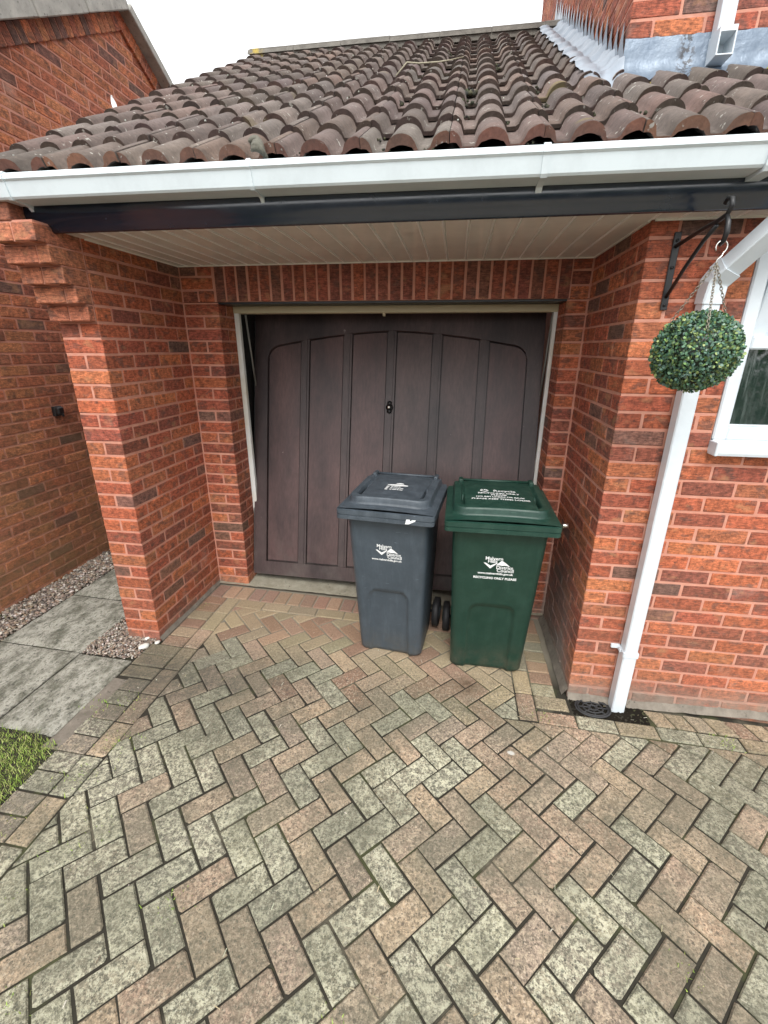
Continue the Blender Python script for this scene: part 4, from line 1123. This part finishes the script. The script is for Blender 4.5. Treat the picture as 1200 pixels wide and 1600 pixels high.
def wheelie_bin(loc, rz, W_, Dp, HS, mats, label, kindtxt):
    """origin at ground under the middle of the front base edge; front is -Y; HS = height of lid skirt's lower edge"""
    root = empty("wheelie_bin", (0, 0, 0), label, "wheelie bin", "wheelie bins in front of the garage door")
    mb_, ml_ = mats
    wb, wt = W_*.365, W_*.425                     # half widths of the body
    # body: lofted rounded rectangle, front leaning outwards, with an arched recess pressed in its lower front
    m = MB(); H = HS+.015; NZ = 64
    def front_y(z): t = z/H; return .022-(.119*t if t > 0 else 0)
    rings = []; zs_ = [0, .006]+list(np.linspace(.02, H, NZ-2))
    for z in zs_:
        t = z/H; hx = wb+(wt-wb)*t; yf = front_y(z); ybk = .40+(Dp-.12-.40)*t
        if z < .02: k = (1-z/.02)*.014; hx -= k; yf += k
        hy = (ybk-yf)/2; yc = (ybk+yf)/2
        O = rrect(hx, hy, .045, 8)
        ring = []
        for (x, y) in O:
            if y < -hy+1e-4:                    # front face: arch shaped recess
                aw = wb*.60; at = H*.50; rr_ = .06
                dx = abs(x)-aw; dz = z-at
                # signed distance to rounded-top rectangle
                qx, qz = abs(x)-(aw-rr_), z-(at-rr_)
                sdv = (math.hypot(max(qx, 0), max(qz, 0))-rr_) if (qx > 0 and qz > 0) else max(abs(x)-aw, z-at)
                dpt = .015*float(sstep(.006, -.008, sdv))-.004*float(sstep(.022, .0, abs(sdv)))
                y = y+dpt
            ring.append((x, y+yc, z))
        rings.append(ring)
    n = len(rings[0]); V = [p for r_ in rings for p in r_]; F = []
    for i in range(len(rings)-1):
        for k in range(n): F.append((i*n+k, i*n+(k+1) % n, (i+1)*n+(k+1) % n, (i+1)*n+k))
    F.append(tuple(range(n-1, -1, -1)))
    m.add(V, F, smooth=True)
    # rim under the lid
    O = rrect(wt+.02, (Dp-.10)/2, .04, 8); y_c = (Dp-.12+front_y(H))/2
    for z0, z1, g_ in ((H-.03, H, 0.),):
        V = [(x, y+y_c, z0) for x, y in O]+[(x, y+y_c, z1) for x, y in O]; n = len(O)
        m.add(V, [(k, (k+1) % n, n+(k+1) % n, n+k) for k in range(n)]+[tuple(range(n, 2*n)), tuple(range(n-1, -1, -1))])
    # axle housing at the back
    m.cbox((0, .40, .10), (wb*.8, .05, .09), .015)
    body = m.build("body", mb_, root)
    # lid
    m = MB(); hx = W_/2; y0 = front_y(H)-.055; y1 = y0+Dp; hy = (y1-y0)/2; yc = (y0+y1)/2; rise = .012
    zb = HS; sk = [(0, zb), (.004, zb+.002), (.004, zb+.023), (.0005, zb+.0245), (.0005, zb+.0275), (.005, zb+.029), (.005, zb+.053), (-.006, zb+.0565)]
    def lift(y): return rise*(y-y0)/(y1-y0)
    V = []; O = rrect(hx-.006, hy-.006, .022, 6, 20); n = len(O)
    for off, z in sk:
        for x, y in O:
            l = math.hypot(x, y)
            sx = x+off*np.sign(x)*(abs(x) > hx-.03); sy = y+off*np.sign(y)*(abs(y) > hy-.03)
            V.append((sx, sy+yc, z+lift(sy+yc)))
    F = []
    for i in range(len(sk)-1):
        for k in range(n): F.append((i*n+k, i*n+(k+1) % n, (i+1)*n+(k+1) % n, (i+1)*n+k))
    F.append(tuple(range(n-1, -1, -1)))
    m.add(V, F)
    NU, NV = 170, 170; V = []
    xs = np.linspace(-hx+.008, hx-.008, NU); ys = np.linspace(y0+.008, y1-.008, NV)
    def rsd(x, y, ax, ay0, ay1, r):
        cy = (ay0+ay1)/2; qx = abs(x)-(ax-r); qy = abs(y-cy)-((ay1-ay0)/2-r)
        return math.hypot(max(qx, 0), max(qy, 0))+min(max(qx, qy), 0)-r
    def lid_h(x, y):
        """a raised grab rim round three sides, a groove, and a flat panel inside it"""
        t = -rsd(x, y, hx-.036, y0+.072, y1+.3, .080)
        back = float(sstep(y1-.085, y1-.05, y))
        side = float(sstep(hx-.14, hx-.10, abs(x)))*float(sstep(y0+.13, y0+.17, y))*float(sstep(y0+.34, y0+.30, y))
        ring = .042*float(sstep(0, .010, t))**.8
        groove = float(sstep(.044, .052, t))*(1-float(sstep(.058, .066, t)))
        panel = float(sstep(.044, .052, t))*.010
        h = ring-panel-groove*(.006+.030*side)
        h = h*(1-back)+back*.030*float(sstep(-.004, .008, t))
        return h+.012*math.cos(x/hx*1.3)
    for x in xs:
        for y in ys: V.append((x, y, zb+.0565+lift(y)+lid_h(x, y)))
    m.grid(V, NU, NV)
    lid = m.build("lid", ml_, root)
    m = MB(); zb2 = zb+.056+rise+.042
    m.tube([(-hx*.72, y1+.012, zb2), (hx*.72, y1+.012, zb2)], .008, 10)
    for sg in (-1, 1): m.cbox((sg*hx*.72, y1-.005, zb2-.006), (.014, .035, .02), .006)
    m.build("handle", ml_, root)
    # hinge pin
    m = MB(); m.tube([(-hx*.97, y1-.03, zb+.035), (hx*1.0, y1-.03, zb+.035)], .010, 8); m.build("hinge_pin", mb_, root)
    for sg in (-1, 1):
        m = MB(); m.tube([(sg*(wb+.015), .42, .10), (sg*(wb+.02), .42, .10), (sg*(wb+.055), .42, .10), (sg*(wb+.06), .42, .10)], [.085, .10, .10, .085], 24)
        wh = m.build("wheel", M_RUBBER, root)
        m = MB(); m.tube([(sg*(wb+.058), .42, .10), (sg*(wb+.064), .42, .10)], [.045, .03], 16); m.build("hub", mb_, wh)
    m = MB(); m.tube([(-wb-.03, .42, .10), (wb+.03, .42, .10)], .010, 8); m.build("axle", M_IRON, root)
    # printing on the body front
    lean = math.atan(.119/H)
    def on_front(Vt, cx, cz_):
        out = []
        for v in Vt:
            z = cz_+v[1]*math.cos(lean); out.append((cx+v[0], front_y(z)-.0022, z))
        return out
    m = MB(); s = W_/.55*.82
    def put(txt, size, cx, cz_, bold=.0, al='LEFT'):
        Vt, Ft = text_mesh(txt, size, bold, al); m.add(on_front(Vt, cx, cz_), [f for f in Ft], (1, 1, 1))
    zc = HS*.785
    u_ = .000544*W_/.573
    lx = lambda px: (px-553)*u_
    lz = lambda py: zc+(830-py)*u_/.88
    put("Malvern", .0285*W_/.573, lx(438), lz(768), .0005); put("Hills", .0285*W_/.573, lx(464), lz(796), .0005)
    put("District", .0285*W_/.573, lx(548), lz(854), .0005); put("Council", .0285*W_/.573, lx(556), lz(884), .0005)
    def poly2(P): m.add([(lx(a), front_y(lz(b))-.0022, lz(b)) for a, b in P], [tuple(range(len(P)))], (1, 1, 1))
    poly2([(424, 812), (446, 812), (492, 838), (492, 868)]); poly2([(492, 838), (545, 812), (562, 808), (492, 868)])
    poly2([(546, 832), (575, 802), (592, 786), (606, 787), (640, 808), (680, 840), (655, 834), (628, 830), (605, 834), (575, 830)])
    put("www.malvernhills.gov.uk", .0215*s, lx(546), lz(918), .0005, 'CENTER')
    if kindtxt == 'recycle': put("RECYCLING ONLY PLEASE", .0225*s, lx(546), lz(966), .0007, 'CENTER')
    m.build("lettering", M_WHITE, body)
    # printing on the lid
    m = MB()
    def put_l(Vt, Ft, cx, cy):
        out = []
        for v in Vt:
            x, y = cx+v[0], cy+v[1]
            out.append((x, y, zb+.0565+lift(y)+lid_h(x, y)+.0018))
        m.add(out, Ft, (1, 1, 1))
    yl = y0+.30
    if kindtxt == 'recycle':
        for txt, size, cx, dy in (("Recycle", .040, .035, .085), ("RECYCLING ONLY", .027, 0, .042), ("PLEASE", .027, 0, .012), ("NO BIN LINERS OR BAGS", .023, .005, -.020), ("PLEASE KEEP ITEMS LOOSE", .026, .005, -.056)):
            Vt, Ft = text_mesh(txt, size, .0009); put_l(Vt, Ft, cx, yl+dy)
        for a0 in (0, 120, 240):                   # loop of three chasing arrows
            A = [R(a0+t) for t in np.linspace(0, 80, 8)]
            P = [(.021*math.cos(a), .021*math.sin(a)) for a in A]+[(.012*math.cos(a), .012*math.sin(a)) for a in A[::-1]]
            put_l([(p[0]*1.1, p[1], 0) for p in P], [(i, i+1, 14-i, 15-i) for i in range(7)], -.075, yl+.087)
            a = R(a0+80); b = R(a0+108)
            put_l([(.027*math.cos(a)*1.1, .027*math.sin(a), 0), (.0165*math.cos(b)*1.1, .0165*math.sin(b), 0), (.006*math.cos(a)*1.1, .006*math.sin(a), 0)], [(0, 1, 2)], -.075, yl+.087)
    else:
        el = [(.062*math.cos(a), .016*math.sin(a), 0) for a in np.linspace(0, 2*pi, 33)[:-1]]; put_l(el, [tuple(range(32))], .0, yl+.035)
        e2_ = [(.024*math.cos(a), .020*math.sin(a), 0) for a in np.linspace(0, pi, 17)]; put_l(e2_, [tuple(range(17))], .008, yl+.058)
        for dy in (.005, -.020, -.045):
            put_l([(-.008, -.008, 0), (.008, -.008, 0), (.008, .008, 0), (-.008, .008, 0)], [(0, 1, 2, 3)], -.052, yl+dy)
            xx = -.034
            for w in (.018, .026, .015, .022)[: (4 if dy != .005 else 3)]: put_l([(0, -.0055, 0), (w-.004, -.0055, 0), (w-.004, .0055, 0), (0, .0055, 0)], [(0, 1, 2, 3)], xx, yl+dy); xx += w
    m.build("lettering", M_WHITE, lid)
    if kindtxt != 'recycle':
        m = MB(); P = [(.0, -.014), (.020, -.012), (.052, .006), (.056, .013), (.036, .012), (.026, .004), (.024, .014), (.006, .013)]
        m.add([(.115+a, y0-.0012, zb+.020+b+lift(y0)) for a, b in P], [tuple(range(8))]); m.build("paper_scrap", M_WHITE, lid)
    else:
        m = MB(); m.tube([(hx+.012, y0+.10, zb+.032), (hx+.02, y0+.10, zb+.032), (hx+.045, y0+.10, zb+.034)], [.006, .012, .010], 10); m.build("bolt", M_CHROME, lid)
    root.location = loc; root.rotation_euler = (0, 0, rz)
    return root
wheelie_bin((1.445, .145, gz(1.45)), R(-5.8), .532, .56, .945, (M_BGREY, M_BGREYL), "slate grey wheelie bin with council lettering, left of the green bin", 'general')
wheelie_bin((2.03, .105, gz(2.03)), R(-.4), .572, .58, .955, (M_BGRN, M_BGRNL), "dark green recycling wheelie bin beside the right brick wall", 'recycle')

db = MB()
for _ in range(420):
    xx = rng.uniform(.1, 3.6); yy = rng.uniform(-1.9, .5) if rng.random() < .7 else rng.uniform(-.35, .5); a = rng.uniform(0, 2*pi); L = rng.uniform(.003, .012); w = rng.uniform(.0006, .0018)
    dx, dy = math.cos(a), math.sin(a); z = gz(xx)+.003
    cl_ = [(.50, .44, .30), (.40, .34, .22), (.58, .55, .45), (.16, .12, .08)][rng.integers(4)]
    db.add([(xx-dx*L-dy*w, yy-dy*L+dx*w, z), (xx-dx*L+dy*w, yy-dy*L-dx*w, z), (xx+dx*L+dy*w, yy+dy*L-dx*w, z+.002), (xx+dx*L-dy*w, yy+dy*L+dx*w, z+.002)], [(0, 1, 2, 3)], jitc(cl_, .2))
tag(db.build("plant_litter", M_MOSS), "tiny bits of straw and seed scattered over the paving", "litter", kind="stuff")

# ------------------------------------------------------------------ small loose things on the roof
m = MB(); c = rp(.985, .0, .075)
for k in range(5):
    a = np.linspace(0, 1, 7); m.tube([c+np.array((-.03+.06*t+k*.003, .01*math.sin(t*3+k), -.008*k+.022*math.sin(t*pi)-.03*t)) for t in a], [.004, .010, .013, .014, .012, .009, .003], 6)
m.c = [(.12, .115, .09)]*len(m.c)
tag(m.build("dead_leaf", tinted("dry_leaf", .8, 90, .6)), "curled dark dead leaf caught on the white gutter", "leaf")
m = MB(); c = rp(XL+.02, 1.24, .03)
V = []
for t in np.linspace(0, 1, 9): w = .016*math.sin(pi*min(t*.85+.12, 1)); V += [c+np.array((-w-.02*t, 0, .085*t)), c+np.array((.004-.02*t, .004, .085*t+.003)), c+np.array((w-.02*t, 0, .085*t))]
m.grid(V, 9, 3); 
tag(m.build("feather", M_WHITE), "pale feather standing at the roof's left verge", "feather")
m = MB()
pts = [rp(1.30, 1.72, .045), rp(1.36, 1.80, .092), rp(1.44, 1.78, .085), rp(1.56, 1.74, .088), rp(1.62, 1.76, .09), rp(1.70, 1.82, .094)]
m.tube(pts, [.0045, .0045, .004, .004, .003, .002], 6)
tag(m.build("twig", plain("pale_twig", (.32, .29, .21), .8, .2, 60)), "thin pale twig lying across the middle of the tiled roof", "twig")

# ------------------------------------------------------------------ garden hedge across the road behind the viewer (seen in the window's reflection)
hg = MB()
for _ in range(9000):
    x = rng.uniform(1, 19); z = rng.uniform(.0, 1)**.8*(2.5+.5*math.sin(x*1.3)+.3*math.sin(x*3.1)); y = -9+rng.normal(0, .35)
    a = rng.normal(0, 1, (2, 3)); a /= np.linalg.norm(a, axis=1)[:, None]; s = rng.uniform(.07, .14); p = np.array((x, y, z-.2))
    hg.add([p-a[0]*s, p+a[1]*s*.6, p+a[0]*s, p-a[1]*s*.6], [(0, 1, 2, 3)], jitc([(.05, .11, .03), (.08, .15, .04), (.035, .075, .025)][rng.integers(3)], .25))
tag(hg.build("hedge", M_HEDGE), "leafy green garden hedge mirrored in the window glass", "hedge")
